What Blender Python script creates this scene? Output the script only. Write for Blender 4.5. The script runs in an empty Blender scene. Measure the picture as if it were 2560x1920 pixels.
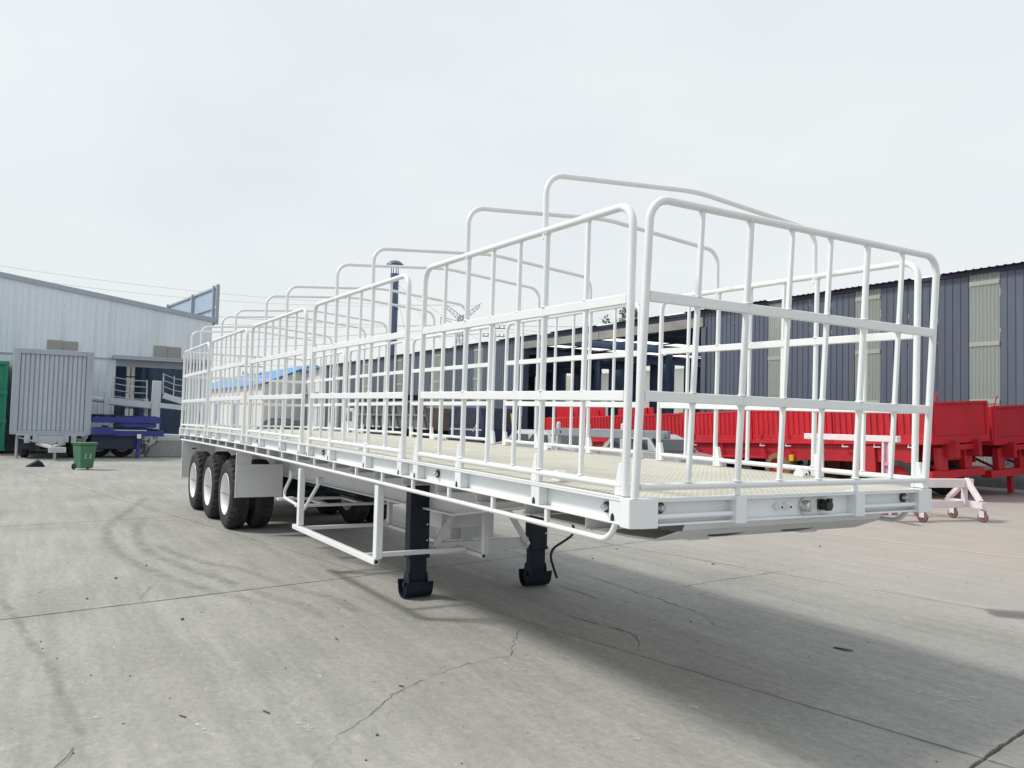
import bpy, bmesh, math, random
from mathutils import Matrix, Vector
random.seed(7)
R_ = math.radians
scn = bpy.context.scene
col = scn.collection

# ------------------------------------------------------------------ camera
CAM = (3.1437, -2.5898, 1.7089)
YAW, PITCH, ROLL, FPX = -1.0345, 0.0465, 0.0252, 2024.7
fw = Vector((math.sin(YAW)*math.cos(PITCH), math.cos(YAW)*math.cos(PITCH), math.sin(PITCH)))
rt = Vector((math.cos(YAW), -math.sin(YAW), 0)); up = rt.cross(fw)
r2 = rt*math.cos(ROLL)+up*math.sin(ROLL); u2 = up*math.cos(ROLL)-rt*math.sin(ROLL)
cd = bpy.data.cameras.new('camera'); cam = bpy.data.objects.new('camera', cd); col.objects.link(cam)
cam.matrix_world = Matrix(((r2.x, u2.x, -fw.x, CAM[0]), (r2.y, u2.y, -fw.y, CAM[1]), (r2.z, u2.z, -fw.z, CAM[2]), (0, 0, 0, 1)))
cd.sensor_width = 36; cd.lens = FPX/2560*36; cd.clip_end = 3000; cd.clip_start = 0.05
scn.camera = cam

# ------------------------------------------------------------------ world, sun, exposure
SUN_TO_GROUND = Vector((0.50, 0.80, -1.05)).normalized()
elev = math.asin(-SUN_TO_GROUND.z); azim = math.atan2(-SUN_TO_GROUND.x, -SUN_TO_GROUND.y)
w = bpy.data.worlds.new('World'); scn.world = w; w.use_nodes = True
nt = w.node_tree; nt.nodes.clear()
def wn(t, **k):
    n = nt.nodes.new(t)
    for a, b in k.items(): setattr(n, a, b)
    return n
sky = wn('ShaderNodeTexSky', sky_type='NISHITA', sun_disc=False, sun_elevation=elev, sun_rotation=azim % (2*math.pi), air_density=1.5, dust_density=3.0)
tc = wn('ShaderNodeTexCoord'); nz = wn('ShaderNodeTexNoise'); nz.inputs['Scale'].default_value = 1.6; nz.inputs['Detail'].default_value = 4; nz.inputs['Roughness'].default_value = 0.5
mp = wn('ShaderNodeMapping'); mp.inputs['Scale'].default_value = (1, 1, 2.2)
nt.links.new(tc.outputs['Generated'], mp.inputs[0]); nt.links.new(mp.outputs[0], nz.inputs['Vector'])
cr = wn('ShaderNodeValToRGB'); cr.color_ramp.elements[0].position = 0.34; cr.color_ramp.elements[0].color = (7.9, 8.35, 8.65, 1)
cr.color_ramp.elements[1].position = 0.66; cr.color_ramp.elements[1].color = (9.05, 9.35, 9.4, 1)
nt.links.new(nz.outputs['Fac'], cr.inputs[0])
mx = wn('ShaderNodeMixRGB'); mx.inputs[0].default_value = 0.88
bg = wn('ShaderNodeBackground'); bg.inputs['Strength'].default_value = 0.1
ow = wn('ShaderNodeOutputWorld')
nt.links.new(sky.outputs[0], mx.inputs[1]); nt.links.new(cr.outputs[0], mx.inputs[2]); nt.links.new(mx.outputs[0], bg.inputs['Color']); nt.links.new(bg.outputs[0], ow.inputs['Surface'])
sl = bpy.data.lights.new('sun', 'SUN'); sl.energy = 2.9; sl.angle = R_(9.5); sl.color = (1.0, 0.955, 0.88)
so = bpy.data.objects.new('sun', sl); col.objects.link(so); so.rotation_euler = SUN_TO_GROUND.to_track_quat('-Z', 'Y').to_euler(); so.location = (-20, -20, 30)
vs = scn.view_settings; vs.view_transform = 'Standard'; vs.look = 'None'; vs.exposure = 0.07; vs.gamma = 1; vs.use_curve_mapping = False

# ------------------------------------------------------------------ materials
MATS = {}
def mat(name, c, rough=0.5, metal=0.0, var=0.06, scale=6.0, bump=0.0, bscale=40.0, spec=0.5, dirt=None, dirt_amt=0.0, coat=0.0, rnd=.03, stretch=None):
    m = bpy.data.materials.new(name); m.use_nodes = True; n = m.node_tree; b = n.nodes['Principled BSDF']
    b.inputs['Roughness'].default_value = rough; b.inputs['Metallic'].default_value = metal
    b.inputs['Specular IOR Level'].default_value = spec; b.inputs['Coat Weight'].default_value = coat; b.inputs['Coat Roughness'].default_value = .15
    t = n.nodes.new('ShaderNodeTexCoord'); z = n.nodes.new('ShaderNodeTexNoise'); z.inputs['Scale'].default_value = scale; z.inputs['Detail'].default_value = 6
    n.links.new(t.outputs['Object'], z.inputs['Vector'])
    r = n.nodes.new('ShaderNodeValToRGB'); e = r.color_ramp.elements
    e[0].position = .3; e[1].position = .7
    e[0].color = tuple(x*(1-var) for x in c)+(1,); e[1].color = tuple(min(1, x*(1+var)) for x in c)+(1,)
    n.links.new(z.outputs['Fac'], r.inputs[0]); out = r.outputs[0]
    if dirt:
        z2 = n.nodes.new('ShaderNodeTexNoise'); z2.inputs['Scale'].default_value = scale*.35; z2.inputs['Detail'].default_value = 10; z2.inputs['Roughness'].default_value = .7
        if stretch:
            ms_ = n.nodes.new('ShaderNodeMapping'); ms_.inputs['Scale'].default_value = stretch; n.links.new(t.outputs['Object'], ms_.inputs[0]); n.links.new(ms_.outputs[0], z2.inputs['Vector'])
        else: n.links.new(t.outputs['Object'], z2.inputs['Vector'])
        r2_ = n.nodes.new('ShaderNodeValToRGB'); r2_.color_ramp.elements[0].position = .5; r2_.color_ramp.elements[1].position = .72
        r2_.color_ramp.elements[1].color = (dirt_amt,)*3+(1,)
        n.links.new(z2.outputs['Fac'], r2_.inputs[0])
        mm = n.nodes.new('ShaderNodeMixRGB'); mm.inputs[2].default_value = dirt+(1,)
        n.links.new(r2_.outputs[0], mm.inputs[0]); n.links.new(out, mm.inputs[1]); out = mm.outputs[0]
    oi = n.nodes.new('ShaderNodeObjectInfo'); rr = n.nodes.new('ShaderNodeMapRange'); rr.inputs[3].default_value = 1-rnd; rr.inputs[4].default_value = 1+rnd; n.links.new(oi.outputs['Random'], rr.inputs[0])
    hv = n.nodes.new('ShaderNodeHueSaturation'); n.links.new(rr.outputs[0], hv.inputs['Value']); n.links.new(out, hv.inputs['Color']); out = hv.outputs[0]
    n.links.new(out, b.inputs['Base Color'])
    if bump:
        z3 = n.nodes.new('ShaderNodeTexNoise'); z3.inputs['Scale'].default_value = bscale; z3.inputs['Detail'].default_value = 5
        n.links.new(t.outputs['Object'], z3.inputs['Vector'])
        bp = n.nodes.new('ShaderNodeBump'); bp.inputs['Strength'].default_value = bump; bp.inputs['Distance'].default_value = .01
        n.links.new(z3.outputs['Fac'], bp.inputs['Height']); n.links.new(bp.outputs[0], b.inputs['Normal'])
    MATS[name] = m
    return m
WHITE = mat('white_paint', (.745, .77, .79), .38, var=.02, scale=3, bump=.06, bscale=25, dirt=(.6, .57, .5), dirt_amt=.25)
WHITE2 = mat('white_paint_shaded', (.69, .70, .715), .5, var=.04, scale=3, dirt=(.5, .48, .43), dirt_amt=.35)  # darker copy of the white paint: underframe shade put into the colour, plus dirt
NAVY = mat('navy_black_paint', (.006, .010, .026), .5, var=.2, scale=12, bump=.1, dirt=(.045, .05, .06), dirt_amt=.25, spec=.35)
DARK = mat('dark_steel', (.022, .028, .048), .6, var=.2)
RUB = mat('tyre_rubber', (.028, .03, .034), .78, var=.15, scale=20, bump=.15, bscale=90, dirt=(.12, .115, .105), dirt_amt=.45, spec=.3)
RIM = mat('rim_paint', (.74, .75, .76), .3, var=.02, dirt=(.55, .52, .47), dirt_amt=.25, coat=.3)
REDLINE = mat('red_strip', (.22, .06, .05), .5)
CHROME = mat('chrome', (.62, .62, .60), .25, metal=1.0, var=.05)
LENS = mat('lamp_lens', (.5, .52, .55), .12, metal=.6, var=.1)
BLACK = mat('black_plastic', (.013, .013, .016), .4, var=.15)
TREDBG = mat('grey_shadow_gap', (.03, .03, .03), .9)
WALLB = mat('blue_grey_cladding', (.086, .111, .155), .42, rnd=.07, var=.06, scale=.6, dirt=(.15, .165, .19), dirt_amt=.5, stretch=(14, 14, .7))
FASCIA = mat('navy_fascia', (.03, .04, .085), .5)
CONC = mat('plinth_concrete', (.17, .185, .20), .85, var=.12, scale=3, bump=.3)
BEAM = mat('lintel_grey', (.25, .255, .25), .7, var=.2, scale=1.2, dirt=(.42, .40, .34), dirt_amt=.5)
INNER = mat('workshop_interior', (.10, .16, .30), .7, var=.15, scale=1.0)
WALLW = mat('pale_cladding', (.70, .765, .82), .5, rnd=.04, var=.03, scale=.5, dirt=(.48, .52, .55), dirt_amt=.5, stretch=(16, 16, 1.0))
TRIM = mat('grey_trim', (.36, .40, .46), .5)
BOARD = mat('window_board', (.30, .31, .29), .7, var=.05)
BOXG = mat('grey_box_paint', (.37, .41, .48), .5, var=.03, scale=2, dirt=(.26, .28, .30), dirt_amt=.5, stretch=(4, 4, .6))
BOXRIB = mat('grey_box_panel', (.42, .46, .53), .5, var=.03, scale=2, dirt=(.30, .32, .34), dirt_amt=.5, stretch=(5, 5, .5))
GREENC = mat('green_container_paint', (.012, .24, .15), .5, var=.08, dirt=(.05, .16, .12), dirt_amt=.4)
GREENB = mat('green_bin_plastic', (.05, .165, .085), .55, var=.08, scale=3, dirt=(.10, .15, .11), dirt_amt=.4)
BLUET = mat('blue_trailer_paint', (.014, .030, .205), .45, var=.15, dirt=(.08, .09, .14), dirt_amt=.4)
BLUED = mat('dark_blue_body', (.013, .024, .066), .5, var=.1)
PALEG = mat('pale_grey_steel', (.56, .60, .63), .5, var=.05, dirt=(.4, .4, .4), dirt_amt=.4)
GALV = mat('galvanised_rail', (.45, .47, .48), .45, var=.08)
RED = mat('red_paint', (.52, .014, .026), .42, rnd=.09, var=.10, scale=1.5, dirt=(.36, .05, .05), dirt_amt=.6, stretch=(3, 3, 1))
RED2 = mat('red_chassis_paint', (.42, .010, .022), .5, var=.12, scale=2, dirt=(.2, .02, .03), dirt_amt=.5)
PINK = mat('pinkish_white_paint', (.71, .635, .665), .7, var=.06, scale=8, bump=.4, bscale=30, dirt=(.80, .76, .74), dirt_amt=.8)
PINKP = mat('pink_post_paint', (.55, .27, .37), .7, var=.08)
CAST = mat('brown_caster', (.22, .12, .13), .6, var=.15, scale=20)
ROOFBL = mat('blue_roof', (.085, .25, .52), .5, var=.05, scale=.3)
SHEDW = mat('shed_wall', (.62, .63, .61), .7, var=.05, scale=.3, dirt=(.5, .5, .47), dirt_amt=.4)
DOORB = mat('blue_grey_door', (.20, .26, .36), .5, var=.06)
TARP = mat('dark_tarpaulin', (.03, .033, .045), .7, var=.2, bump=.4, bscale=3)
DUMPG = mat('dump_body_grey', (.17, .175, .185), .55, var=.12, scale=1.5, dirt=(.3, .29, .27), dirt_amt=.5)
CARS = mat('silver_car_paint', (.40, .42, .43), .3, metal=.3, var=.04, coat=.5)
GLASS = mat('dark_window_glass', (.02, .025, .035), .08, var=.1, spec=.8)
YEL = mat('yellow_paint', (.62, .42, .03), .5)
MUDY = mat('muddy_tyre', (.20, .14, .06), .9, var=.2, scale=15, bump=.3)
STEEL = mat('pylon_steel', (.32, .35, .38), .6)
WIRE = mat('wire', (.30, .32, .34), .6)
FLUE = mat('flue_steel', (.09, .135, .21), .4, metal=.3, var=.1, scale=1.5)
LEAF = mat('leaf', (.07, .10, .04), .6, var=.35, scale=2)
BARK = mat('bark', (.10, .08, .06), .9)
STONE = mat('stone', (.09, .088, .085), .9, var=.3, scale=30)
RUST = mat('rusty_scrap', (.10, .075, .06), .8, var=.3, scale=30)
JOINT = mat('joint_dirt', (.115, .112, .103), 1.0, var=.2)

def translucent(name, c, em=0):
    m = bpy.data.materials.new(name); m.use_nodes = True; n = m.node_tree; b = n.nodes['Principled BSDF']
    b.inputs['Base Color'].default_value = c+(1,); b.inputs['Roughness'].default_value = .45
    tr = n.nodes.new('ShaderNodeBsdfTranslucent'); tr.inputs[0].default_value = tuple(min(1, x*1.5) for x in c)+(1,)
    ms = n.nodes.new('ShaderNodeMixShader'); ms.inputs[0].default_value = em or .45
    n.links.new(b.outputs[0], ms.inputs[1]); n.links.new(tr.outputs[0], ms.inputs[2]); n.links.new(ms.outputs[0], n.nodes['Material Output'].inputs[0])
    return m
SKYL = translucent('grp_skylight', (.45, .51, .48))
SKYLB = translucent('grp_skylight_batten', (.54, .58, .52))
SKYR = translucent('grp_roof_skylight', (.66, .70, .64), .9)

# tread plate deck
def deck_mat():
    m = bpy.data.materials.new('tread_plate'); m.use_nodes = True; n = m.node_tree; b = n.nodes['Principled BSDF']
    N = lambda t, **k: [n.nodes.new(t)][0]
    def math_(op, a, bb=None):
        q = n.nodes.new('ShaderNodeMath'); q.operation = op
        for i, x in enumerate((a, bb)):
            if x is None: continue
            if isinstance(x, (int, float)): q.inputs[i].default_value = x
            else: n.links.new(x, q.inputs[i])
        return q.outputs[0]
    t = n.nodes.new('ShaderNodeTexCoord'); s = n.nodes.new('ShaderNodeSeparateXYZ'); n.links.new(t.outputs['Object'], s.inputs[0])
    P = .046
    uu = math_('DIVIDE', math_('ADD', s.outputs[0], s.outputs[1]), P); vv = math_('DIVIDE', math_('SUBTRACT', s.outputs[0], s.outputs[1]), P)
    fu = math_('SUBTRACT', math_('FRACT', uu), .5); fv = math_('SUBTRACT', math_('FRACT', vv), .5)
    par = math_('MODULO', math_('ABSOLUTE', math_('ADD', math_('FLOOR', uu), math_('FLOOR', vv))), 2)
    def ell(a, c):
        return math_('ADD', math_('POWER', math_('DIVIDE', a, .47), 2), math_('POWER', math_('DIVIDE', c, .16), 2))
    e1 = ell(fu, fv); e2 = ell(fv, fu)
    d = math_('ADD', math_('MULTIPLY', e1, par), math_('MULTIPLY', e2, math_('SUBTRACT', 1, par)))
    h = n.nodes.new('ShaderNodeMapRange'); h.inputs[1].default_value = 1.1; h.inputs[2].default_value = .5; n.links.new(d, h.inputs[0])
    nz = n.nodes.new('ShaderNodeTexNoise'); nz.inputs['Scale'].default_value = 1.3; nz.inputs['Detail'].default_value = 8; n.links.new(t.outputs['Object'], nz.inputs['Vector'])
    cr = n.nodes.new('ShaderNodeValToRGB'); cr.color_ramp.elements[0].position = .35; cr.color_ramp.elements[1].position = .7
    cr.color_ramp.elements[0].color = (.44, .425, .345, 1); cr.color_ramp.elements[1].color = (.53, .51, .42, 1); n.links.new(nz.outputs['Fac'], cr.inputs[0])
    nz2 = n.nodes.new('ShaderNodeTexNoise'); nz2.inputs['Scale'].default_value = .9; nz2.inputs['Detail'].default_value = 10; nz2.inputs['Roughness'].default_value = .72; n.links.new(t.outputs['Object'], nz2.inputs['Vector'])
    c2 = n.nodes.new('ShaderNodeValToRGB'); c2.color_ramp.elements[0].position = .5; c2.color_ramp.elements[1].position = .72; c2.color_ramp.elements[1].color = (.6, .6, .6, 1); n.links.new(nz2.outputs['Fac'], c2.inputs[0])
    m3 = n.nodes.new('ShaderNodeMixRGB'); m3.inputs[2].default_value = (.36, .34, .28, 1); n.links.new(c2.outputs[0], m3.inputs[0]); n.links.new(cr.outputs[0], m3.inputs[1])
    mm = n.nodes.new('ShaderNodeMixRGB'); mm.inputs[2].default_value = (.76, .735, .63, 1)
    n.links.new(h.outputs[0], mm.inputs[0]); n.links.new(m3.outputs[0], mm.inputs[1]); n.links.new(mm.outputs[0], b.inputs['Base Color'])
    bp = n.nodes.new('ShaderNodeBump'); bp.inputs['Distance'].default_value = .004; bp.inputs['Strength'].default_value = .9
    n.links.new(h.outputs[0], bp.inputs['Height']); n.links.new(bp.outputs[0], b.inputs['Normal']); b.inputs['Roughness'].default_value = .5
    return m
DECK = deck_mat()

# yard concrete: colour mottling, brushed streaks, dust, reddish dust by the red trailers
def ground_mat():
    m = bpy.data.materials.new('yard_concrete'); m.use_nodes = True; n = m.node_tree; b = n.nodes['Principled BSDF']
    g = n.nodes.new('ShaderNodeNewGeometry')
    def noise(scale, det=8, rough=.6, vec=None, dist=0):
        z = n.nodes.new('ShaderNodeTexNoise'); z.inputs['Scale'].default_value = scale; z.inputs['Detail'].default_value = det; z.inputs['Roughness'].default_value = rough; z.inputs['Distortion'].default_value = dist
        n.links.new(vec or g.outputs['Position'], z.inputs['Vector']); return z.outputs['Fac']
    def ramp(src, p0, c0, p1, c1):
        r = n.nodes.new('ShaderNodeValToRGB'); e = r.color_ramp.elements; e[0].position = p0; e[1].position = p1; e[0].color = c0+(1,); e[1].color = c1+(1,)
        n.links.new(src, r.inputs[0]); return r.outputs[0]
    def mixc(f, a, c, mode='MIX'):
        q = n.nodes.new('ShaderNodeMixRGB'); q.blend_type = mode
        for i, x in enumerate((f, a, c)):
            if isinstance(x, (int, float)): q.inputs[i].default_value = x
            elif isinstance(x, tuple): q.inputs[i].default_value = x+(1,)
            else: n.links.new(x, q.inputs[i])
        return q.outputs[0]
    def mapped(rot, sc):
        mpp = n.nodes.new('ShaderNodeMapping'); mpp.inputs['Rotation'].default_value = (0, 0, R_(rot)); mpp.inputs['Scale'].default_value = sc
        n.links.new(g.outputs['Position'], mpp.inputs[0]); return mpp.outputs[0]
    base = ramp(noise(.5, 10, .65), .28, (.272, .270, .258), .72, (.385, .382, .362))
    streak = ramp(noise(1.0, 6, .6, mapped(-8, (.35, 5.0, 1))), .35, (.90, .90, .90), .7, (1.08, 1.08, 1.07))
    c = mixc(1.0, base, streak, 'MULTIPLY')
    streak2 = ramp(noise(1.0, 5, .6, mapped(75, (.5, 7.0, 1)), .6), .42, (.95, .95, .95), .66, (1.03, 1.03, 1.03))
    c = mixc(1.0, c, streak2, 'MULTIPLY')
    fine = ramp(noise(26, 8, .7), .3, (.86, .86, .86), .7, (1.10, 1.10, 1.10)); c = mixc(1.0, c, fine, 'MULTIPLY')
    mid = ramp(noise(11, 7, .75, mapped(0, (1, 1.6, 1))), .36, (.87, .87, .87), .66, (1.10, 1.10, 1.09)); c = mixc(1.0, c, mid, 'MULTIPLY')
    speck = ramp(noise(75, 2, .5), .68, (0, 0, 0), .75, (.55, .55, .55)); c = mixc(speck, c, (.16, .155, .145))
    pale = ramp(noise(3.1, 9, .75, mapped(0, (1, 1.8, 1))), .58, (0, 0, 0), .72, (.6, .6, .6)); c = mixc(pale, c, (.48, .475, .44))
    stain = ramp(noise(1.1, 5, .6), .62, (0, 0, 0), .8, (.5, .5, .5)); c = mixc(stain, c, (.21, .21, .20))
    fl = ramp(noise(7, 4, .55, mapped(12, (.55, 2.2, 1))), .705, (0, 0, 0), .74, (.75, .75, .75)); c = mixc(fl, c, (.56, .555, .53))
    dk = ramp(noise(2.2, 7, .7, mapped(-20, (.7, 1.6, 1))), .60, (0, 0, 0), .72, (.45, .45, .45)); c = mixc(dk, c, (.20, .20, .195))
    # reddish paint dust near the red trailers (y > 7)
    s = n.nodes.new('ShaderNodeSeparateXYZ'); n.links.new(g.outputs['Position'], s.inputs[0])
    mr = n.nodes.new('ShaderNodeMapRange'); mr.inputs[1].default_value = 3.5; mr.inputs[2].default_value = 9.0; n.links.new(s.outputs[1], mr.inputs[0])
    mu = n.nodes.new('ShaderNodeMath'); mu.operation = 'MULTIPLY'; n.links.new(mr.outputs[0], mu.inputs[0]); n.links.new(ramp(noise(.7, 6, .6), .3, (.35, .35, .35), .7, (.85, .85, .85)), mu.inputs[1])
    c = mixc(mu.outputs[0], c, (.40, .345, .315))
    n.links.new(c, b.inputs['Base Color']); b.inputs['Roughness'].default_value = .82; b.inputs['Specular IOR Level'].default_value = .35
    bp = n.nodes.new('ShaderNodeBump'); bp.inputs['Strength'].default_value = .35; bp.inputs['Distance'].default_value = .006
    n.links.new(noise(38, 8, .7), bp.inputs['Height']); n.links.new(bp.outputs[0], b.inputs['Normal'])
    return m
GROUND = ground_mat()

def decal_mat(name, c, alpha, nscale, lo=.35, hi=.65, stretch=(1, 1, 1)):
    m = bpy.data.materials.new(name); m.use_nodes = True; n = m.node_tree; b = n.nodes['Principled BSDF']; b.inputs['Base Color'].default_value = c+(1,); b.inputs['Roughness'].default_value = .85
    t = n.nodes.new('ShaderNodeTexCoord'); s = n.nodes.new('ShaderNodeSeparateXYZ'); n.links.new(t.outputs['UV'], s.inputs[0])
    def M(op, a, bb):
        q = n.nodes.new('ShaderNodeMath'); q.operation = op
        for i, x in enumerate((a, bb)):
            if isinstance(x, (int, float)): q.inputs[i].default_value = x
            else: n.links.new(x, q.inputs[i])
        return q.outputs[0]
    e = M('MULTIPLY', M('MULTIPLY', s.outputs[0], M('SUBTRACT', 1, s.outputs[0])), 4)
    e2 = M('MINIMUM', M('MULTIPLY', M('MULTIPLY', s.outputs[1], M('SUBTRACT', 1, s.outputs[1])), 14), 1)
    z = n.nodes.new('ShaderNodeTexNoise'); z.inputs['Scale'].default_value = nscale; z.inputs['Detail'].default_value = 8; z.inputs['Roughness'].default_value = .65
    mpp = n.nodes.new('ShaderNodeMapping'); mpp.inputs['Scale'].default_value = stretch; g = n.nodes.new('ShaderNodeNewGeometry')
    n.links.new(g.outputs['Position'], mpp.inputs[0]); n.links.new(mpp.outputs[0], z.inputs['Vector'])
    mr = n.nodes.new('ShaderNodeMapRange'); mr.inputs[1].default_value = lo; mr.inputs[2].default_value = hi; n.links.new(z.outputs['Fac'], mr.inputs[0])
    a = M('MULTIPLY', M('MULTIPLY', M('MULTIPLY', e, e2), mr.outputs[0]), alpha)
    n.links.new(a, b.inputs['Alpha'])
    return m
MARK = decal_mat('tyre_mark', (.13, .13, .125), .25, 5, .3, .65)
SCUFF = decal_mat('white_scuff', (.60, .60, .58), .8, 22, .50, .62, (1, 2.0, 1))
CRACK = mat('crack_dark', (.12, .117, .108), 1.0, var=.3, scale=8)

# ------------------------------------------------------------------ mesh helpers
class MB:
    def __init__(s): s.v = []; s.f = []; s.s = []
    def add(s, V, F, sm=False):
        o = len(s.v); s.v += [tuple(p) for p in V]; s.f += [tuple(o+i for i in f) for f in F]; s.s += [sm]*len(F); return s
    def box(s, x0, x1, y0, y1, z0, z1):
        return s.add([(x0, y0, z0), (x1, y0, z0), (x1, y1, z0), (x0, y1, z0), (x0, y0, z1), (x1, y0, z1), (x1, y1, z1), (x0, y1, z1)],
                     [(3, 2, 1, 0), (4, 5, 6, 7), (0, 1, 5, 4), (1, 2, 6, 5), (2, 3, 7, 6), (3, 0, 4, 7)])
    def xbeam(s, x0, x1, y0, y1, z0, z1, n=16):      # long box along x cut into n pieces (for the deck camber)
        V = []; F = []
        for i in range(n+1):
            x = x0+(x1-x0)*i/n; V += [(x, y0, z0), (x, y1, z0), (x, y1, z1), (x, y0, z1)]
        for i in range(n):
            a = 4*i
            for k in range(4): F.append((a+k, a+(k+1) % 4, a+4+(k+1) % 4, a+4+k))
        F += [(3, 2, 1, 0), (4*n, 4*n+1, 4*n+2, 4*n+3)]
        return s.add(V, F)
    def bar(s, p0, p1, wd, ht, upv=(0, 0, 1)):
        p0 = Vector(p0); p1 = Vector(p1); d = (p1-p0).normalized(); u = Vector(upv)
        if abs(d.dot(u)) > .98: u = Vector((1, 0, 0))
        a = d.cross(u).normalized(); c = a.cross(d)
        V = [p+a*(i*wd/2)+c*(j*ht/2) for p in (p0, p1) for i, j in ((-1, -1), (1, -1), (1, 1), (-1, 1))]
        return s.add(V, [(0, 1, 2, 3), (7, 6, 5, 4), (0, 4, 5, 1), (1, 5, 6, 2), (2, 6, 7, 3), (3, 7, 4, 0)])
    def tube(s, pts, r, n=10, cap=True):
        P = [Vector(p) for p in pts]; V = []; F = []; m = len(P)
        d0 = (P[1]-P[0]).normalized(); a = d0.cross(Vector((0, 0, 1)))
        if a.length < .05: a = d0.cross(Vector((1, 0, 0)))
        a.normalize()
        for i in range(m):
            if i == 0: d = d0
            elif i == m-1: d = (P[i]-P[i-1]).normalized()
            else: d = ((P[i]-P[i-1]).normalized()+(P[i+1]-P[i]).normalized()).normalized()
            a = (a-d*a.dot(d)).normalized(); b = d.cross(a); rr = r[i] if isinstance(r, (list, tuple)) else r
            for k in range(n):
                t = 2*math.pi*k/n; V.append(P[i]+a*(rr*math.cos(t))+b*(rr*math.sin(t)))
        for i in range(m-1):
            for k in range(n): F.append((i*n+k, i*n+(k+1) % n, (i+1)*n+(k+1) % n, (i+1)*n+k))
        s.add(V, F, True)
        if cap: s.add(V[:n], [tuple(range(n-1, -1, -1))]); s.add(V[-n:], [tuple(range(n))])
        return s
    def cyl(s, p0, p1, r, n=12): return s.tube([p0, p1], r, n)
    def lathe(s, prof, n, M=None, closed=False, sm=True):     # prof: (radius, height) about local z
        V = []; F = []; m = len(prof)
        for i in range(n):
            t = 2*math.pi*i/n
            for (r, h) in prof:
                p = Vector((r*math.cos(t), r*math.sin(t), h)); V.append(M@p if M else p)
        for i in range(n):
            for k in range(m-1+(1 if closed else 0)):
                F.append((i*m+k, ((i+1) % n)*m+k, ((i+1) % n)*m+(k+1) % m, i*m+(k+1) % m))
        return s.add(V, F, sm)
    def prism(s, poly, a0, a1, plane='xy', sm=False):
        f = {'xy': lambda p, a: (p[0], p[1], a), 'xz': lambda p, a: (p[0], a, p[1]), 'yz': lambda p, a: (a, p[0], p[1])}[plane]
        n = len(poly); V = [f(p, a0) for p in poly]+[f(p, a1) for p in poly]
        F = [tuple(range(n-1, -1, -1)), tuple(range(n, 2*n))]+[(i, (i+1) % n, n+(i+1) % n, n+i) for i in range(n)]
        return s.add(V, F, sm)
    def mesh(s, name, m, bev=0, warp=None, M=None):
        V = s.v
        if warp: V = [(x, y, z+warp(x)) for x, y, z in V]
        if M: V = [M@Vector(p) for p in V]
        me = bpy.data.meshes.new(name); me.from_pydata([tuple(p) for p in V], [], s.f)
        me.polygons.foreach_set('use_smooth', s.s)
        b = bmesh.new(); b.from_mesh(me); bmesh.ops.recalc_face_normals(b, faces=b.faces)
        if bev:
            ed = [e for e in b.edges if len(e.link_faces) == 2 and e.calc_face_angle(0) > 1.0]
            bmesh.ops.bevel(b, geom=ed, offset=bev, segments=1, affect='EDGES', clamp_overlap=True)
        b.to_mesh(me); b.free(); me.materials.append(m); me.update()
        return me
    def build(s, name, m, parent=None, bev=0, warp=None, local=False):
        M = None
        if parent is not None and not local: M = wm(parent).inverted()
        return link(name, s.mesh(name, m, bev, warp, M), parent)
def wm(o):
    M = o.matrix_basis.copy()
    while o.parent: o = o.parent; M = o.matrix_basis @ M
    return M
def link(name, me, parent=None, loc=None):
    o = bpy.data.objects.new(name, me); col.objects.link(o)
    if parent is not None: o.parent = parent
    if loc is not None: o.location = loc
    return o
def tag(o, label=None, cat=None, group=None, kind=None):
    for k, v in (('label', label), ('category', cat), ('group', group), ('kind', kind)):
        if v: o[k] = v
    return o
def thing(name, label, cat, loc=(0, 0, 0), rot=(0, 0, 0), group=None):
    o = bpy.data.objects.new(name, None); col.objects.link(o); o.empty_display_size = .2; o.location = loc; o.rotation_euler = rot
    return tag(o, label, cat, group)
KIDS = {}
def copy_tree(o, parent=None, loc=None):
    c = o.copy(); col.objects.link(c)
    if parent is not None: c.parent = parent
    if loc is not None: c.location = loc
    for ch in list(o.children): copy_tree(ch, c)
    return c
def fillet(pts, R, n=6):
    P = [Vector(p) for p in pts]; out = [P[0]]
    for i in range(1, len(P)-1):
        r = R[i-1] if isinstance(R, (list, tuple)) else R
        a = (P[i-1]-P[i]).normalized(); b = (P[i+1]-P[i]).normalized(); ang = a.angle(b); d = r/math.tan(ang/2)
        p0 = P[i]+a*d; p1 = P[i]+b*d; c = P[i]+(a+b).normalized()*(r/math.sin(ang/2))
        v0 = p0-c; v1 = p1-c; th = v0.angle(v1)
        for k in range(n+1):
            t = k/n; out.append(c+(v0*math.sin((1-t)*th)+v1*math.sin(t*th))/math.sin(th))
    out.append(P[-1]); return out
def ribbon(name, pts, width, m, parent=None, z=.003, taper=False, jit=0):
    V = []; F = []; UV = []; n = len(pts); L = [0]
    for i in range(1, n): L.append(L[-1]+math.dist(pts[i], pts[i-1]))
    for i in range(n):
        a = Vector(pts[max(0, i-1)]+(0,)); b = Vector(pts[min(n-1, i+1)]+(0,)); d = (b-a).normalized(); q = Vector((-d.y, d.x, 0))
        wd = width*(1 if not taper else max(.25, min(1, 4*min(i, n-1-i)/n)))*(1+random.uniform(-jit, jit)); p = Vector((pts[i][0], pts[i][1], z))
        V += [p-q*wd/2, p+q*wd/2]; UV += [(0, L[i]/L[-1]), (1, L[i]/L[-1])]
        if i: F.append((2*i-2, 2*i-1, 2*i+1, 2*i))
    me = bpy.data.meshes.new(name); me.from_pydata([tuple(v) for v in V], [], F); ul = me.uv_layers.new()
    for lp in me.loops: ul.data[lp.index].uv = UV[lp.vertex_index]
    me.materials.append(m); return link(name, me, parent)
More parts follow.
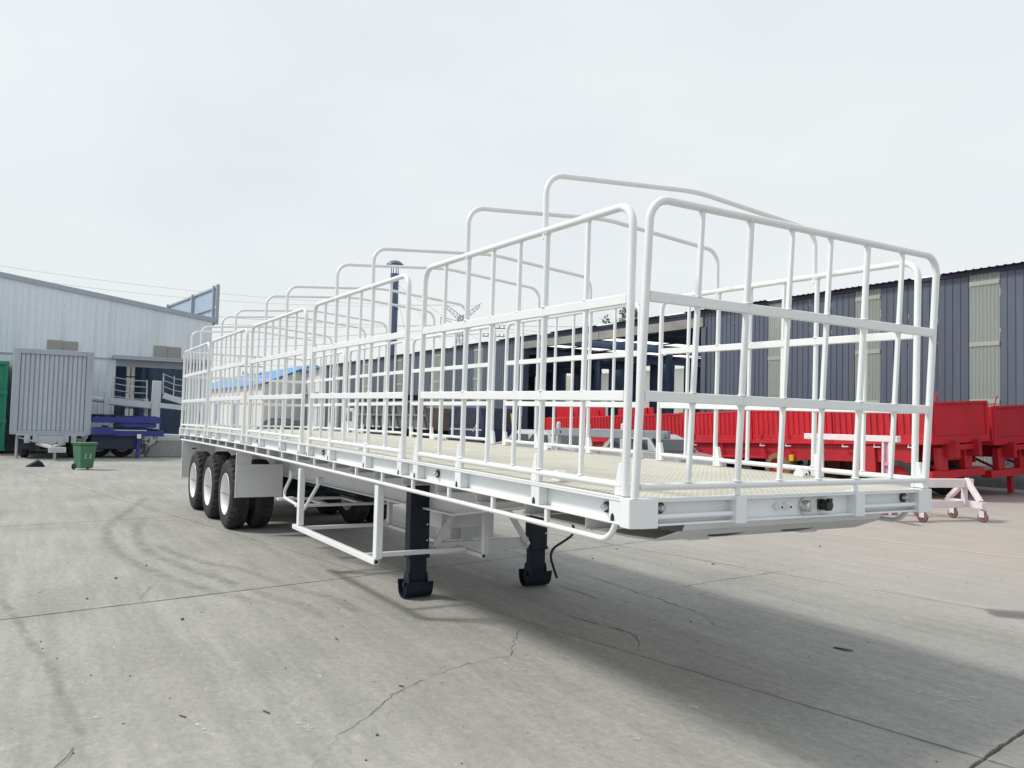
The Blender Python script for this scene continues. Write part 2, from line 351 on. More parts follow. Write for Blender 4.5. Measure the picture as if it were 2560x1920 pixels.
def smooth_path(pts, n=6):
    P = [Vector(p+(0,)) for p in pts]; out = []
    for i in range(len(P)-1):
        p0 = P[max(0, i-1)]; p1 = P[i]; p2 = P[i+1]; p3 = P[min(len(P)-1, i+2)]
        for k in range(n):
            t = k/n; q = .5*((2*p1)+(p2-p0)*t+(2*p0-5*p1+4*p2-p3)*t*t+(3*p1-p0-3*p2+p3)*t**3); out.append((q.x, q.y))
    out.append(pts[-1]); return out

# ------------------------------------------------------------------ ground: bed, concrete slabs, cracks, marks
g = MB(); g.add([(-900, -700, -.03), (700, -700, -.03), (700, 900, -.03), (-900, 900, -.03)], [(0, 1, 2, 3)])
ground = tag(g.build('ground', GROUND), kind='structure')
jb = MB(); jb.add([(-60, -22, -.022), (16, -22, -.022), (16, 40, -.022), (-60, 40, -.022)], [(0, 1, 2, 3)])
jb.build('joint_bed', JOINT, ground)
TH = R_(10.5); e1 = Vector((math.cos(TH), math.sin(TH))); e2 = Vector((-math.sin(TH), math.cos(TH)))
for i in range(-9, 3):
    for j in range(-4, 6):
        a0 = 1.02+6.1*(i-1); a1 = a0+6.1; b0 = 1.65+4.0*j; b1 = b0+4.0
        c = e1*(a0+a1)/2+e2*(b0+b1)/2
        if c.x < -52 or c.x > 13 or c.y < -12 or c.y > 24.5: continue
        near = (c-Vector((0, 1))).length < 14; gap = .0085; loop = []
        corners = [(a0+gap, b0+gap), (a1-gap, b0+gap), (a1-gap, b1-gap), (a0+gap, b1-gap)]
        for k in range(4):
            p, q = corners[k], corners[(k+1) % 4]; L = math.dist(p, q); n = int(L/.045) if near else 4
            nx, ny = -(q[1]-p[1])/L, (q[0]-p[0])/L; dv = 0
            for t in range(n):
                f = t/n; dv = dv*.7+random.uniform(-.0025, .0055) if t else 0
                d = max(-.003, dv) if near else 0
                if near and random.random() < .02: d += random.uniform(.004, .012)
                loop.append((p[0]+(q[0]-p[0])*f+nx*d, p[1]+(q[1]-p[1])*f+ny*d))
        P = [e1*x+e2*y for x, y in loop]; n = len(P)
        V = [(p.x, p.y, 0) for p in P]+[(p.x, p.y, -.028) for p in P]
        MB().add(V, [tuple(range(n))]+[(k, n+k, n+(k+1) % n, (k+1) % n) for k in range(n)]).build('concrete_slab', GROUND, ground)
def crackline(pts, w):
    out = []
    for i in range(len(pts)-1):
        L = math.dist(pts[i], pts[i+1]); n = max(2, int(L/.05))
        for k in range(n):
            t = k/n; j = .018
            out.append((pts[i][0]+(pts[i+1][0]-pts[i][0])*t+random.uniform(-j, j), pts[i][1]+(pts[i+1][1]-pts[i][1])*t+random.uniform(-j, j)))
    out.append(pts[-1]); ribbon('crack', out, w*.7, CRACK, ground, .003, True, .7)
crackline([(-3.02, 1.45), (-2.6, .95), (-2.01, .51), (-1.92, -.01), (-1.78, -.25), (-1.7, -.4), (-1.59, -.59), (-1.46, -.68), (-1.34, -.83), (-1.2, -.98), (-1.11, -1.09), (-.98, -1.17), (-.79, -1.33)], .006)
crackline([(-4.68, 2.88), (-4.28, 2.89), (-3.81, 2.85), (-3.32, 2.82), (-3.01, 2.83), (-2.71, 2.79), (-2.33, 2.75), (-2.04, 2.58), (-1.76, 2.55), (-1.61, 2.61)], .011)
crackline([(-3.32, 2.83), (-3.44, 3.14), (-3.35, 3.44), (-3.48, 3.94), (-3.51, 4.51), (-3.58, 5.09), (-3.6, 5.85)], .012)
crackline([(-4.0, 2.26), (-3.82, 2.28), (-3.44, 2.27), (-3.16, 2.25)], .013)
crackline([(-3.02, 1.57), (-2.71, 1.61), (-2.4, 1.68), (-2.18, 1.73), (-2.03, 1.71), (-1.86, 1.61), (-1.67, 1.44)], .012)
crackline([(-7.2, 2.4), (-6.4, 2.9), (-5.4, 3.0), (-4.7, 2.9)], .014)
for pts, wd in (([(-14.99, -.42), (-12.48, -1.01), (-10.67, -1.44), (-9.16, -1.61), (-7.99, -1.6), (-7.16, -1.52), (-6.15, -1.31), (-5.15, -1.02), (-4.59, -.76), (-3.93, -.53)], .20),
                ([(-11.08, -.94), (-9.72, -1.18), (-8.56, -1.26), (-7.56, -1.23), (-6.49, -1.02), (-5.53, -.77), (-4.71, -.58), (-4.1, -.38), (-3.36, -.35)], .20),
                ([(-8.51, -1.11), (-7.46, -.98), (-6.67, -.75), (-6.1, -.48), (-5.04, -.27), (-4.27, -.05), (-3.38, 0)], .17),
                ([(-5.57, -2.74), (-4.75, -2.62), (-4.08, -2.54), (-3.43, -2.45), (-2.99, -2.38), (-2.43, -2.35), (-1.87, -2.29), (-1.52, -2.24)], .09)):
    ribbon('tyre_mark', smooth_path(pts), wd, MARK, ground, .0045)
for (x, y, a, l, wd) in ((-.03, 2.56, 25, .30, .14), (-3.48, 6.43, 0, .6, .22), (-.59, .95, 30, .16, .08), (-.43, 2.51, 60, .3, .12), (-.37, .34, 10, .10, .07), (-1.85, .61, 40, .22, .09), (-1.62, .41, 20, .25, .1), (-1.98, -2.21, 80, .10, .05), (-1.3, -1.2, 20, .3, .08), (-1.55, -1.7, 10, .35, .06)):
    dx, dy = math.cos(R_(a))*l/2, math.sin(R_(a))*l/2
    ribbon('white_scuff', [(x-dx, y-dy), (x, y), (x+dx, y+dy)], wd, SCUFF, ground, .006)
ribbon('scratch_mark', [(-4.99, -1.654), (-5.5, -1.5), (-5.853, -1.368)], .045, MARK, ground, .005)
ribbon('damp_stain', [(-1.25, 5.35), (-1.0, 5.6), (-.75, 5.9), (-.55, 6.2)], .45, decal_mat('damp_stain', (.15, .15, .15), .75, 1.5, .2, .45), ground, .005)
DUST = decal_mat('pale_dust', (.50, .49, .455), .42, 9, .38, .62, (1, 2, 1))
ribbon('pale_dust', smooth_path([(-3.3, -.16), (-2.75, -.22), (-1.6, -.22), (-1.0, -.30), (-.5, -.42)]), .26, DUST, ground, .0035)
ribbon('pale_dust', smooth_path([(-3.6, -1.9), (-2.6, -1.7), (-1.9, -1.75), (-1.3, -1.9)]), .40, DUST, ground, .0035)
ribbon('pale_dust', smooth_path([(-6.5, 5.2), (-4, 5.4), (-1.5, 5.1), (.8, 4.6)]), .7, DUST, ground, .0035)
FILL = decal_mat('pale_joint_filler', (.55, .53, .48), .8, 6, .25, .5)
for a0, a1 in ((-9, 5),):
    p0, p1 = e1*a0+e2*9.65, e1*a1+e2*9.65; ribbon('joint_filler', [(p0.x+(p1.x-p0.x)*k/20, p0.y+(p1.y-p0.y)*k/20) for k in range(21)], .10, FILL, ground, .004)
def rock(r, flat=.55):
    b = bmesh.new(); bmesh.ops.create_icosphere(b, subdivisions=1, radius=r)
    V = [(v.co.x*random.uniform(.7, 1.2), v.co.y*random.uniform(.7, 1.2), (v.co.z*random.uniform(.8, 1.1)+r*.7)*flat) for v in b.verts]; F = [tuple(v.index for v in f.verts) for f in b.faces]; b.free()
    return V, F
gr = MB()
for _ in range(420):
    x = random.uniform(-9, 1.2); y = random.uniform(-2.7, 8)
    V, F = rock(random.choice((.0025, .003, .004, .005, .007))); gr.add([(a+x, b+y, c) for a, b, c in V], F)
tag(gr.build('grit', STONE), kind='stuff')
for k, (x, y, r) in enumerate([(-4.07, -1.42, .028), (-1.03, -.9, .018), (-5.21, -2.06, .025), (-6.11, -1.75, .03), (-3.81, -2.44, .014), (-2.68, -1.95, .013), (-1.81, -2.07, .011), (-6.75, -1.39, .025), (-1.31, -.72, .007), (-.65, -.33, .007), (-.5, -.66, .01), (-4.28, 4.79, .03), (-5.71, 4.41, .025), (-5.2, 3.62, .025), (-2.19, 2.46, .018), (-4.76, 7.4, .03)]):
    V, F = rock(r*.55, .7); o = MB().add(V, F).build('stone', STONE); o.location = (x, y, 0)
    tag(o, 'small dark stone lying loose on the concrete yard', 'stone', 'loose stones on the yard')
for k, (x, y, a, l) in enumerate([(-1.77, -1.77, 28, .055), (-1.63, -1.34, 20, .06), (-1.71, -.47, 30, .035), (-2.95, -.48, 5, .045)]):
    dx, dy = math.cos(R_(a))*l/2, math.sin(R_(a))*l/2
    o = MB().cyl((-dx, -dy, .007), (dx, dy, .008), .004, 6).build('metal_rod_scrap', RUST); o.location = (x, y, 0)
    tag(o, 'short rusty rod of scrap metal lying on the concrete in the foreground', 'scrap', 'short scrap rods on the yard')
o = MB().tube([(-1.34, -2.41, .006), (-1.428, -2.358, .012), (-1.512, -2.332, .008), (-1.563, -2.323, .006)], .0022, 6).build('bent_wire', RUST); tag(o, 'thin bent dark wire lying at the lower left of the yard', 'wire')
st = MB().bar((-.055, 0, .006), (.055, .02, .012), .03, .004).bar((.03, .01, .012), (.075, .05, .006), .02, .003)
o = st.build('torn_strip', NAVY); o.location = (-1.02, 2.92, 0); tag(o, 'torn dark strip of plastic lying in the shade of the trailer front', 'scrap')

# ------------------------------------------------------------------ the white flatbed trailer
W = 2.5; ZD = 1.337; ZB = 1.197; XF = -.02; XR = -14.16
def off(x): return -.0072*x-.0009*x*(x+13)
TR = thing('flatbed_trailer', 'long white three-axle flatbed semi-trailer with cage sides, roof hoops and black landing legs', 'trailer', (-7, 1.25, 0))
def T(mb, name, m, bev=.003, warp=off, parent=TR): return mb.build(name, m, parent, bev, warp)
# deck plates
for i in range(6):
    xa = -.03-i*(14.1/6); xb = xa-14.1/6+.006
    for (ya, yb) in ((.012, 1.247), (1.253, 2.488)):
        T(MB().xbeam(xb, xa, ya, yb, ZD-.006, ZD, 6), 'deck_plate', DECK, 0)
T(MB().xbeam(XR, XF, 1.2475, 1.2525, ZD-.008, ZD+.0015, 24), 'weld_seam', WHITE, 0)
# side channels
for s in (0, 1):
    Y = (lambda a: a) if s == 0 else (lambda a: W-a)
    def yb(a, b): return (min(Y(a), Y(b)), max(Y(a), Y(b)))
    m = MB(); m.xbeam(XR, -.1, *yb(0, .085), ZD-.020, ZD-.008, 30); m.xbeam(XR, -.1, *yb(0.002, .085), ZB, ZB+.011, 30); m.xbeam(XR, -.1, *yb(.068, .080), ZB+.011, ZD-.02, 30)
    T(m, 'side_channel', WHITE, .002)
    T(MB().xbeam(XR, -.1, *yb(-.0015, .012), ZD-.008, ZD+.004, 30), 'deck_edge_strip', WHITE, .002)
    for i in range(5):
        for t in (0.005, .807, 1.819, 2.545):
            x = -.1153-i*2.859-t; h = .044; z0 = ZB+.0115; z1 = ZD-.0205
            if x > -.15: x = -.165
            poly = [(x-h, z0), (x-.034, z0), (x-.034, z0+.02), (x-.028, z0+.035), (x-.016, z0+.043), (x-.004, z0+.035), (x+.002, z0+.02), (x+.002, z0), (x+h, z0), (x+h, z1), (x-h, z1)]
            m = MB(); m.prism(poly, *yb(.005, .010), 'xz'); m.box(x-h, x-h+.005, *yb(.0105, .066), z0, z1); m.box(x+h-.005, x+h, *yb(.0105, .066), z0, z1)
            T(m, 'stiffener', WHITE, 0)
            T(MB().box(x-.038, x+.006, *yb(.0105, .0125), z0, z0+.046), 'drain_hole', BLACK, 0)
    for x in (-.301, -2.374, -5.134, -7.947, -10.799, -13.4):
        yl = Y(.067); sg = -1 if s == 0 else 1
        base = MB().tube([(x, yl, 1.272-.007), (x, yl+sg*.012, 1.272-.007)], .03, 14)
        lo = T(base, 'side_marker_lamp', BLACK, 0)
        l2 = MB().tube([(x, yl+sg*.012, 1.265), (x, yl+sg*.034, 1.265), (x, yl+sg*.042, 1.265)], [.019, .016, .008], 12).box(x-.024, x+.024, min(yl+sg*.012, yl+sg*.03), max(yl+sg*.012, yl+sg*.03), 1.258, 1.272)
        T(l2, 'lens', LENS, 0, off, lo)
    # rope rail and hangers
    y = Y(.02)
    pts = [(-14.0, y, 1.104)]+[(-13.5+.6*k, y, 1.104) for k in range(22)]
    pts = pts+fillet([(-.85, y, 1.104), (-.225, y, 1.104), (-.165, y, 1.205)], .125, 8)[1:]
    T(MB().tube(pts, .0165, 10), 'rope_rail', WHITE, 0)
    for k in range(21):
        x = -.81-.638*k
        T(MB().box(x-.015, x+.015, y-.012, y+.012, 1.118, ZB), 'rail_hanger', WHITE, .002)
# front frame
m = MB(); m.box(-.10, -.015, .158, 2.342, ZD-.018, ZD-.008); m.box(-.10, -.020, .158, 2.342, ZB, ZB+.010); m.box(-.080, -.068, .158, 2.342, ZB+.010, ZD-.018)
T(m, 'front_channel', WHITE, .002)
T(MB().box(-.04, -.014, .16, 2.34, ZD-.008, ZD+.004), 'deck_edge_strip', WHITE, .002)
for s in (0, 1):
    f = (lambda y: y) if s == 0 else (lambda y: W-y)
    poly = [(-.102, f(-.012)), (-.024, f(-.012)), (-.002, f(.070)), (-.002, f(.158)), (-.102, f(.158))]
    T(MB().prism(poly, ZB-.007, ZD+.001), 'corner_post', WHITE, .003)
for y0, y1 in ((.705, .786), (1.712, 1.795)): T(MB().box(-.085, 0, y0, y1, ZB-.007, ZD+.002), 'front_post', WHITE, .003)
for y0, y1 in ((.15, .71), (1.79, 2.345)): T(MB().cyl((-.036, y0, 1.242), (-.036, y1, 1.242), .0145, 12), 'bumper_tube', WHITE, 0)
for y in (1.086, 1.159):
    o = T(MB().tube([(-.067, y, 1.264), (-.050, y, 1.264)], .021, 8), 'air_coupling', WHITE, 0)
    T(MB().tube([(-.05, y, 1.264), (-.022, y, 1.264)], .014, 12), 'nipple', WHITE, 0, off, o); T(MB().tube([(-.0225, y, 1.264), (-.0205, y, 1.264)], .008, 10), 'bore', BLACK, 0, off, o)
o = T(MB().tube([(-.067, 1.318, 1.262), (-.056, 1.318, 1.262)], .044, 16), 'electric_socket', CHROME, .002)
q = MB(); q.tube([(-.056, 1.318, 1.262), (-.02, 1.318, 1.262), (-.008, 1.318, 1.262)], [.034, .033, .026], 16); q.box(-.016, -.004, 1.31, 1.326, 1.232, 1.306); q.box(-.03, -.006, 1.342, 1.356, 1.25, 1.275)
T(q, 'socket_cap', CHROME, 0, off, o)
o = T(MB().box(-.067, -.055, 1.437, 1.50, 1.235, 1.296), 'electric_socket', BLACK, .004); o['label'] = 'black plastic socket with hinged cap'
q = MB(); q.tube([(-.055, 1.473, 1.262), (-.02, 1.476, 1.262), (-.004, 1.477, 1.262)], [.030, .032, .030], 14); q.box(-.02, .001, 1.465, 1.491, 1.285, 1.303); q.tube([(-.012, 1.456, 1.297), (-.012, 1.50, 1.297)], .008, 8); q.tube([(-.05, 1.445, 1.243), (-.045, 1.445, 1.243)], .01, 8)
T(q, 'socket_cap', BLACK, 0, off, o)
for y in (.215, 2.262):
    lo = T(MB().tube([(-.067, y, 1.285), (-.055, y, 1.285)], .031, 14), 'front_marker_lamp', BLACK, 0)
    T(MB().tube([(-.055, y, 1.285), (-.03, y, 1.285), (-.024, y, 1.285)], [.019, .016, .008], 12).box(-.055, -.035, y-.024, y+.024, 1.278, 1.292), 'lens', LENS, 0, off, lo)
# tie-down lugs on the deck
for x in (-.95, -4.4, -7.05, -7.32, -10.4, -13.0):
    for y in (.20, 2.37):
        m = MB(); m.prism([(x-.045, ZD), (x+.045, ZD), (x+.045, ZD+.028), (x+.012, ZD+.066), (x-.012, ZD+.066), (x-.045, ZD+.028)], y-.035, y+.035, 'xz')
        o = T(m, 'twist_lock', WHITE, .004); T(MB().tube([(x+.0455, y, ZD+.022), (x+.0475, y, ZD+.022)], .009, 8), 'lock_hole', BLACK, 0, off, o)
# main beams (deepening behind the gooseneck), cross members, coupler plate
for yc in (.78, 1.72):
    prof = [(-.35, 1.06), (-2.2, 1.05), (-3.4, .86), (-6, .84), (-9, .82), (-14.0, .82)]
    top = [(x, ZB+.01) for x, z in prof]
    m = MB(); m.prism(prof+top[::-1], yc-.006, yc+.006, 'xz')
    for (xa, za), (xb, zb) in zip(prof[:-1], prof[1:]): m.bar((xa, yc, za), (xb, yc, zb), .15, .014)
    T(m, 'main_beam', WHITE2, 0, None)
for k in range(22):
    x = -.5-.638*k
    m = MB(); m.box(x-.004, x+.004, .07, W-.07, ZB-.075, ZB+.1); m.box(x-.004, x+.045, .07, W-.07, ZB-.08, ZB-.072)
    T(m, 'cross_member', WHITE2, 0)
m = MB(); px = [(-1.7, 1.085), (-.55, 1.075), (-.30, 1.085), (-.12, 1.15), (-.10, 1.15), (-.30, 1.073), (-.55, 1.062), (-1.7, 1.072)]
m.prism(px, .40, 2.10, 'xz'); T(m, 'coupler_plate', WHITE2, 0, None)
T(MB().prism([(-.088, ZB), (-.082, ZB), (-.108, 1.150), (-.116, 1.150)], .42, 2.08, 'xz'), 'apron_plate', WHITE2, 0, None)
m = MB(); m.tube([(-.9, 1.25, 1.07), (-.9, 1.25, .985)], .045, 14); m.tube([(-.9, 1.25, .985), (-.9, 1.25, .972)], .06, 14); T(m, 'kingpin', CHROME, 0, None)
for y in (.86, 1.46):
    V = []
    for k in range(20):
        t = 2*math.pi*k/20; q = .5+.36*math.cos(t); V.append((-.30+.18*q, y+.15*math.sin(t), 1.0695+.077*q))
    V += [(x, yy, z+.002) for x, yy, z in V]
    T(MB().add(V, [tuple(range(20)), tuple(range(39, 19, -1))]+[(k, (k+1) % 20, 20+(k+1) % 20, 20+k) for k in range(20)]), 'slot_hole', BLACK, 0, None)
# landing legs
for s, y0 in ((0, .58), (1, 1.945)):
    leg = MB().box(-4.14, -4.02, y0, y0+.205, .395, 1.19); leg.box(-4.148, -4.012, y0-.008, y0+.213, .38, .415)
    L = T(leg, 'landing_leg', NAVY, .006, None)
    T(MB().box(-4.13, -4.03, y0+.015, y0+.19, .13, .40), 'inner_tube', NAVY, .005, None, L)
    m = MB(); yc = y0+.10; n = 12; R = .10; po = [(-4.08+R*math.cos(math.pi+math.pi*k/n), .004+R+R*math.sin(math.pi+math.pi*k/n)) for k in range(n+1)]
    po = [(-4.08-R-.012, .165)]+po+[(-4.08+R+.012, .165)]
    pi_ = [(-4.08+(x+4.08)*.92, .006+(z-.004)*.96+.004) for x, z in po]
    m.prism(po+pi_[::-1], yc-.14, yc+.14, 'xz'); T(m, 'sand_shoe', NAVY, .002, None, L)
    m = MB()
    for yy in (yc-.10, yc+.09): m.prism([(-4.08+(x+4.08)*.9, z+.008) for x, z in po[2:-2]]+[(-4.03, .24), (-4.13, .24)], yy, yy+.012, 'xz')
    T(m, 'shoe_gusset', NAVY, .002, None, L)
    T(MB().cyl((-4.08, yc-.13, .13), (-4.08, yc+.13, .13), .022, 10), 'shoe_pin', NAVY, 0, None, L)
    m = MB()
    for z in (.55, .70, .98): m.tube([(-4.018, y0+.175, z), (-4.008, y0+.175, z)], .010, 6)
    T(m, 'bolt', CHROME, 0, None, L)
m = MB(); m.box(-4.06, -4.052, .79, 1.94, .405, .505); m.box(-4.09, -4.052, .79, 1.94, .397, .405); m.box(-4.09, -4.052, .79, 1.94, .505, .513); T(m, 'leg_cross_tie', WHITE2, 0, None)
for (ya, yb_) in ((.84, 1.22), (1.91, 1.50)):
    o = T(MB().bar((-4.035, ya, .455), (-4.035, yb_, 1.06), .06, .010, (1, 0, 0)).bar((-4.05, ya-.02, .455), (-4.05, yb_-.02, 1.06), .010, .03, (1, 0, 0)), 'leg_brace', WHITE2, 0, None)
    T(MB().tube([(-4.03, ya, .458), (-4.015, ya, .458)], .022, 12), 'pivot_bolt', CHROME, 0, None, o)
def smooth3(P, n=6):
    P = [Vector(p) for p in P]; out = []
    for i in range(len(P)-1):
        p0 = P[max(0, i-1)]; p1 = P[i]; p2 = P[i+1]; p3 = P[min(len(P)-1, i+2)]
        out += [.5*((2*p1)+(p2-p0)*t+(2*p0-5*p1+4*p2-p3)*t*t+(3*p1-p0-3*p2+p3)*t**3) for t in [k/n for k in range(n)]]
    return out+[P[-1]]
pts = smooth3([(-3.9, 2.24, 1.19), (-3.9, 2.27, 1.0), (-3.9, 2.345, .735), (-3.9, 2.40, .60), (-3.9, 2.375, .53), (-3.9, 2.27, .47), (-3.9, 2.155, .41), (-3.9, 2.118, .33), (-3.9, 2.15, .22), (-3.9, 2.20, .10)])
T(MB().tube(pts, .0135, 9), 'crank_handle', BLACK, 0, None)
T(MB().box(-3.60, -3.56, 2.05, 2.09, 1.02, 1.16).bar((-3.58, 2.07, 1.03), (-3.45, 2.2, .98), .05, .012), 'crank_bracket', WHITE2, 0, None)
T(MB().box(-4.5, -4.2, 1.0, 1.5, .62, 1.14), 'valve_box', WHITE2, .006, None)
T(MB().box(-5.3, -4.9, 1.45, 2.0, .40, 1.12), 'tool_box', WHITE2, .006, None)
T(MB().box(-4.9, -4.86, 1.58, 1.72, .36, 1.1), 'box_strap', WHITE2, .004, None)
# side guard cradles (near and far)
for ys, yi in ((.03, 1.10),):
    sg = T(MB().bar((-5.98, ys, .475), (-3.47, ys, .475), .05, .05), 'side_guard', WHITE, .004, None)
    for x in (-5.80, -3.48):
        yy = ys+(.012 if ys < 1 else -.012)
        T(MB().box(x-.04, x+.04, yy-.03, yy+.03, .503, 1.13), 'guard_post', WHITE, .004, None, sg)
        xt = x if x < -5 else -3.84
        T(MB().bar((xt, ys+.028, .472), (xt, yi-.02, .472), .045, .04), 'guard_tie', WHITE, .003, None, sg)
        T(MB().box(x-.03, x+.03, yi-.025, yi+.025, .48, 1.06), 'inner_post', WHITE2, .003, None, sg)
    T(MB().bar((-6.0, yi, .455), (-3.5, yi, .455), .04, .036), 'inner_bar', WHITE2, .003, None, sg)
    T(MB().box(-3.4725, -3.4685, ys-.016, ys+.016, .459, .491), 'open_end', TREDBG, 0, None, sg); T(MB().box(-3.502, -3.4985, yi-.014, yi+.014, .442, .468), 'open_end', TREDBG, 0, None, sg)
# spare wheel carrier: bent pipe frame and tray
pc = MB().tube(fillet([(-7.1, .3, .97), (-7.52, .3, .66), (-6.52, .3, .60), (-5.95, .3, .97)], [.06, .06], 5), .02, 10)
carr = T(pc, 'spare_wheel_carrier', WHITE, 0, None)
m = MB()
for x in (-7.55, -6.72): m.bar((x, .25, .62), (x, 1.75, .62), .09, .03)
for y in (.66, 1.15, 1.6): m.bar((-7.5, y, .615), (-6.76, y, .615), .08, .022)
T(m, 'carrier_tray', WHITE2, .002, None, carr)
for x in (-7.08, -5.97): T(MB().box(x-.05, x+.05, .27, .33, .95, 1.02), 'carrier_bracket', WHITE2, 0, None, carr)
T(MB().tube([(-8.3, 1.25, .78), (-7.0, 1.25, .78)], .16, 18), 'air_tank', NAVY, 0, None)
T(MB().box(-8.75, -7.9, .9, 1.6, .72, 1.12), 'suspension_hanger', DARK, 0, None)
# axles and suspension
AX = (-9.556, -10.92, -12.30); RW = .518
for x in AX:
    T(MB().cyl((x, .2, RW), (x, 2.3, RW), .065, 12), 'axle', DARK, 0, None)
    for y in (.74, 1.76): T(MB().bar((x-.5, y, .60), (x, y, .66), .09, .07).bar((x, y, .66), (x+.5, y, .60), .09, .07), 'leaf_spring', DARK, 0, None)
# wheels
def tyre_mesh():
    prof = [(.300, .02), (.318, .012), (.36, .004), (.43, .0), (.475, .012), (.500, .03), (.512, .045)]
    rib = []
    hw = .141; y = .05
    edges = [.05, .088, .096, .126, .134, .148, .156, .186, .194, .232]
    for i, h in enumerate(edges): pass
    rib = [(.516, .052), (.517, .086), (.506, .089), (.506, .095), (.518, .098), (.518, .120), (.506, .123), (.506, .129), (.518, .132), (.518, .150), (.506, .153), (.506, .159), (.518, .162), (.518, .184), (.506, .187), (.506, .193), (.517, .196), (.516, .230)]
    prof = prof+rib+[(.512, .237), (.500, .252), (.475, .27), (.43, .282), (.36, .278), (.318, .27), (.30, .262)]
    n = 120; V = []; F = []; m = len(prof)
    for i in range(n):
        t = 2*math.pi*i/n; block = (i % 4) in (0, 1)
        for k, (r, h) in enumerate(prof):
            rr = r
            if 6 <= k <= 8 or 22 <= k <= 25:
                rr = r-(0 if block else .016)
            zz = h+(.005*(1 if (i//2) % 2 else -1) if 9 <= k <= 21 else 0)
            V.append((rr*math.cos(t), zz, rr*math.sin(t)))
    for i in range(n):
        for k in range(m-1): F.append((i*m+k, ((i+1) % n)*m+k, ((i+1) % n)*m+k+1, i*m+k+1))
    mb = MB(); mb.add(V, F, False)
    for f in range(len(mb.s)):
        k = f % (m-1); mb.s[f] = k < 5 or k > 26
    return mb.mesh('tyre', RUB)
MY = Matrix.Rotation(R_(-90), 4, 'X')     # lathe axis z -> +y
TYRE = tyre_mesh()
rim = MB().lathe([(.262, .24), (.255, .12), (.262, .05), (.285, .032), (.300, .012), (.306, .006), (.312, .012), (.302, .03)], 48, MY)
RIMM = rim.mesh('rim', RIM)
DISCM = mat('rim_paint_shaded', (.56, .57, .58), .4, var=.05, dirt=(.35, .32, .28), dirt_amt=.4)  # rim paint darkened to stand for shade inside the dish, plus dirt
disc = MB().lathe([(.262, .235), (.235, .228), (.20, .212), (.165, .205), (.15, .205), (.145, .17), (.135, .12), (.09, .105), (.0, .105)], 36, MY)
for k in range(10):
    t = 2*math.pi*k/10; disc.tube([(.172*math.cos(t), .205, .172*math.sin(t)), (.172*math.cos(t), .175, .172*math.sin(t))], .014, 6)
DISC = disc.mesh('wheel', DISCM)
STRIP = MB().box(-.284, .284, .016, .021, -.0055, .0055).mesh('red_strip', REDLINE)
holes = MB()
for k in range(8):
    t = 2*math.pi*(k+.5)/8; holes.tube([(.212*math.cos(t), .221, .212*math.sin(t)), (.212*math.cos(t), .2135, .212*math.sin(t))], .023, 10)
HOLES = holes.mesh('hand_hole', BLACK)
def wheel(x, y, flip):
    w_ = link('wheel', DISC, TR, (x+7, y-1.25, RW)); w_.rotation_euler = (0, 0, math.pi) if flip else (0, 0, 0)
    link('tyre', TYRE, w_, (0, 0, 0)); link('rim', RIMM, w_, (0, 0, 0)); link('hand_hole', HOLES, w_, (0, 0, 0))
    return w_
for x in AX:
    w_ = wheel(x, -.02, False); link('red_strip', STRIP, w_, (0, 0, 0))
    wheel(x, .617, True)
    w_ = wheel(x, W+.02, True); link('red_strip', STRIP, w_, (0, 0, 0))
    wheel(x, W-.617, False)
# mud plates
for s in (0, 1):
    f = (lambda y: y) if s == 0 else (lambda y: W-y)
    yb = lambda a, b: (min(f(a), f(b)), max(f(a), f(b)))
    o = T(MB().box(-8.855, -8.847, *yb(-.01, .66), .527, .955), 'mud_plate', WHITE2, .002, None); T(MB().box(-8.845, -8.838, *yb(-.01, .655), .90, 1.0), 'plate_fold', WHITE2, .001, None, o)
    T(MB().box(-8.856, -8.85, *yb(-.008, .20), 1.0, 1.18), 'plate_hanger', WHITE2, .002, None, o); T(MB().box(-8.862, -8.836, *yb(-.016, -.0105), .525, 1.17), 'plate_edge', WHITE, 0, None, o)
    o = T(MB().box(-13.62, -13.61, *yb(0, .60), .47, 1.17), 'mud_plate', WHITE2, .002, None); T(MB().box(-13.64, -13.605, *yb(-.012, -.002), .47, 1.19), 'plate_edge', WHITE, 0, None, o)
    T(MB().box(-13.60, -13.592, *yb(.30, .33), .50, 1.16), 'plate_rib', WHITE, 0, None, o)
    T(MB().box(-13.608, -13.60, *yb(.16, .24), 1.02, 1.04), 'plate_slot', BLACK, 0, None, o)
T(MB().box(XR-.02, XR+.06, .0, W, ZB-.02, ZD+.004), 'rear_beam', WHITE, .003)
T(MB().box(-14.16, -14.08, .3, 2.2, .52, .64), 'rear_bumper', WHITE, .004, None)
for y in (.55, 1.95): T(MB().box(-14.15, -14.09, y-.04, y+.04, .64, 1.25), 'bumper_strut', WHITE2, .004, None)

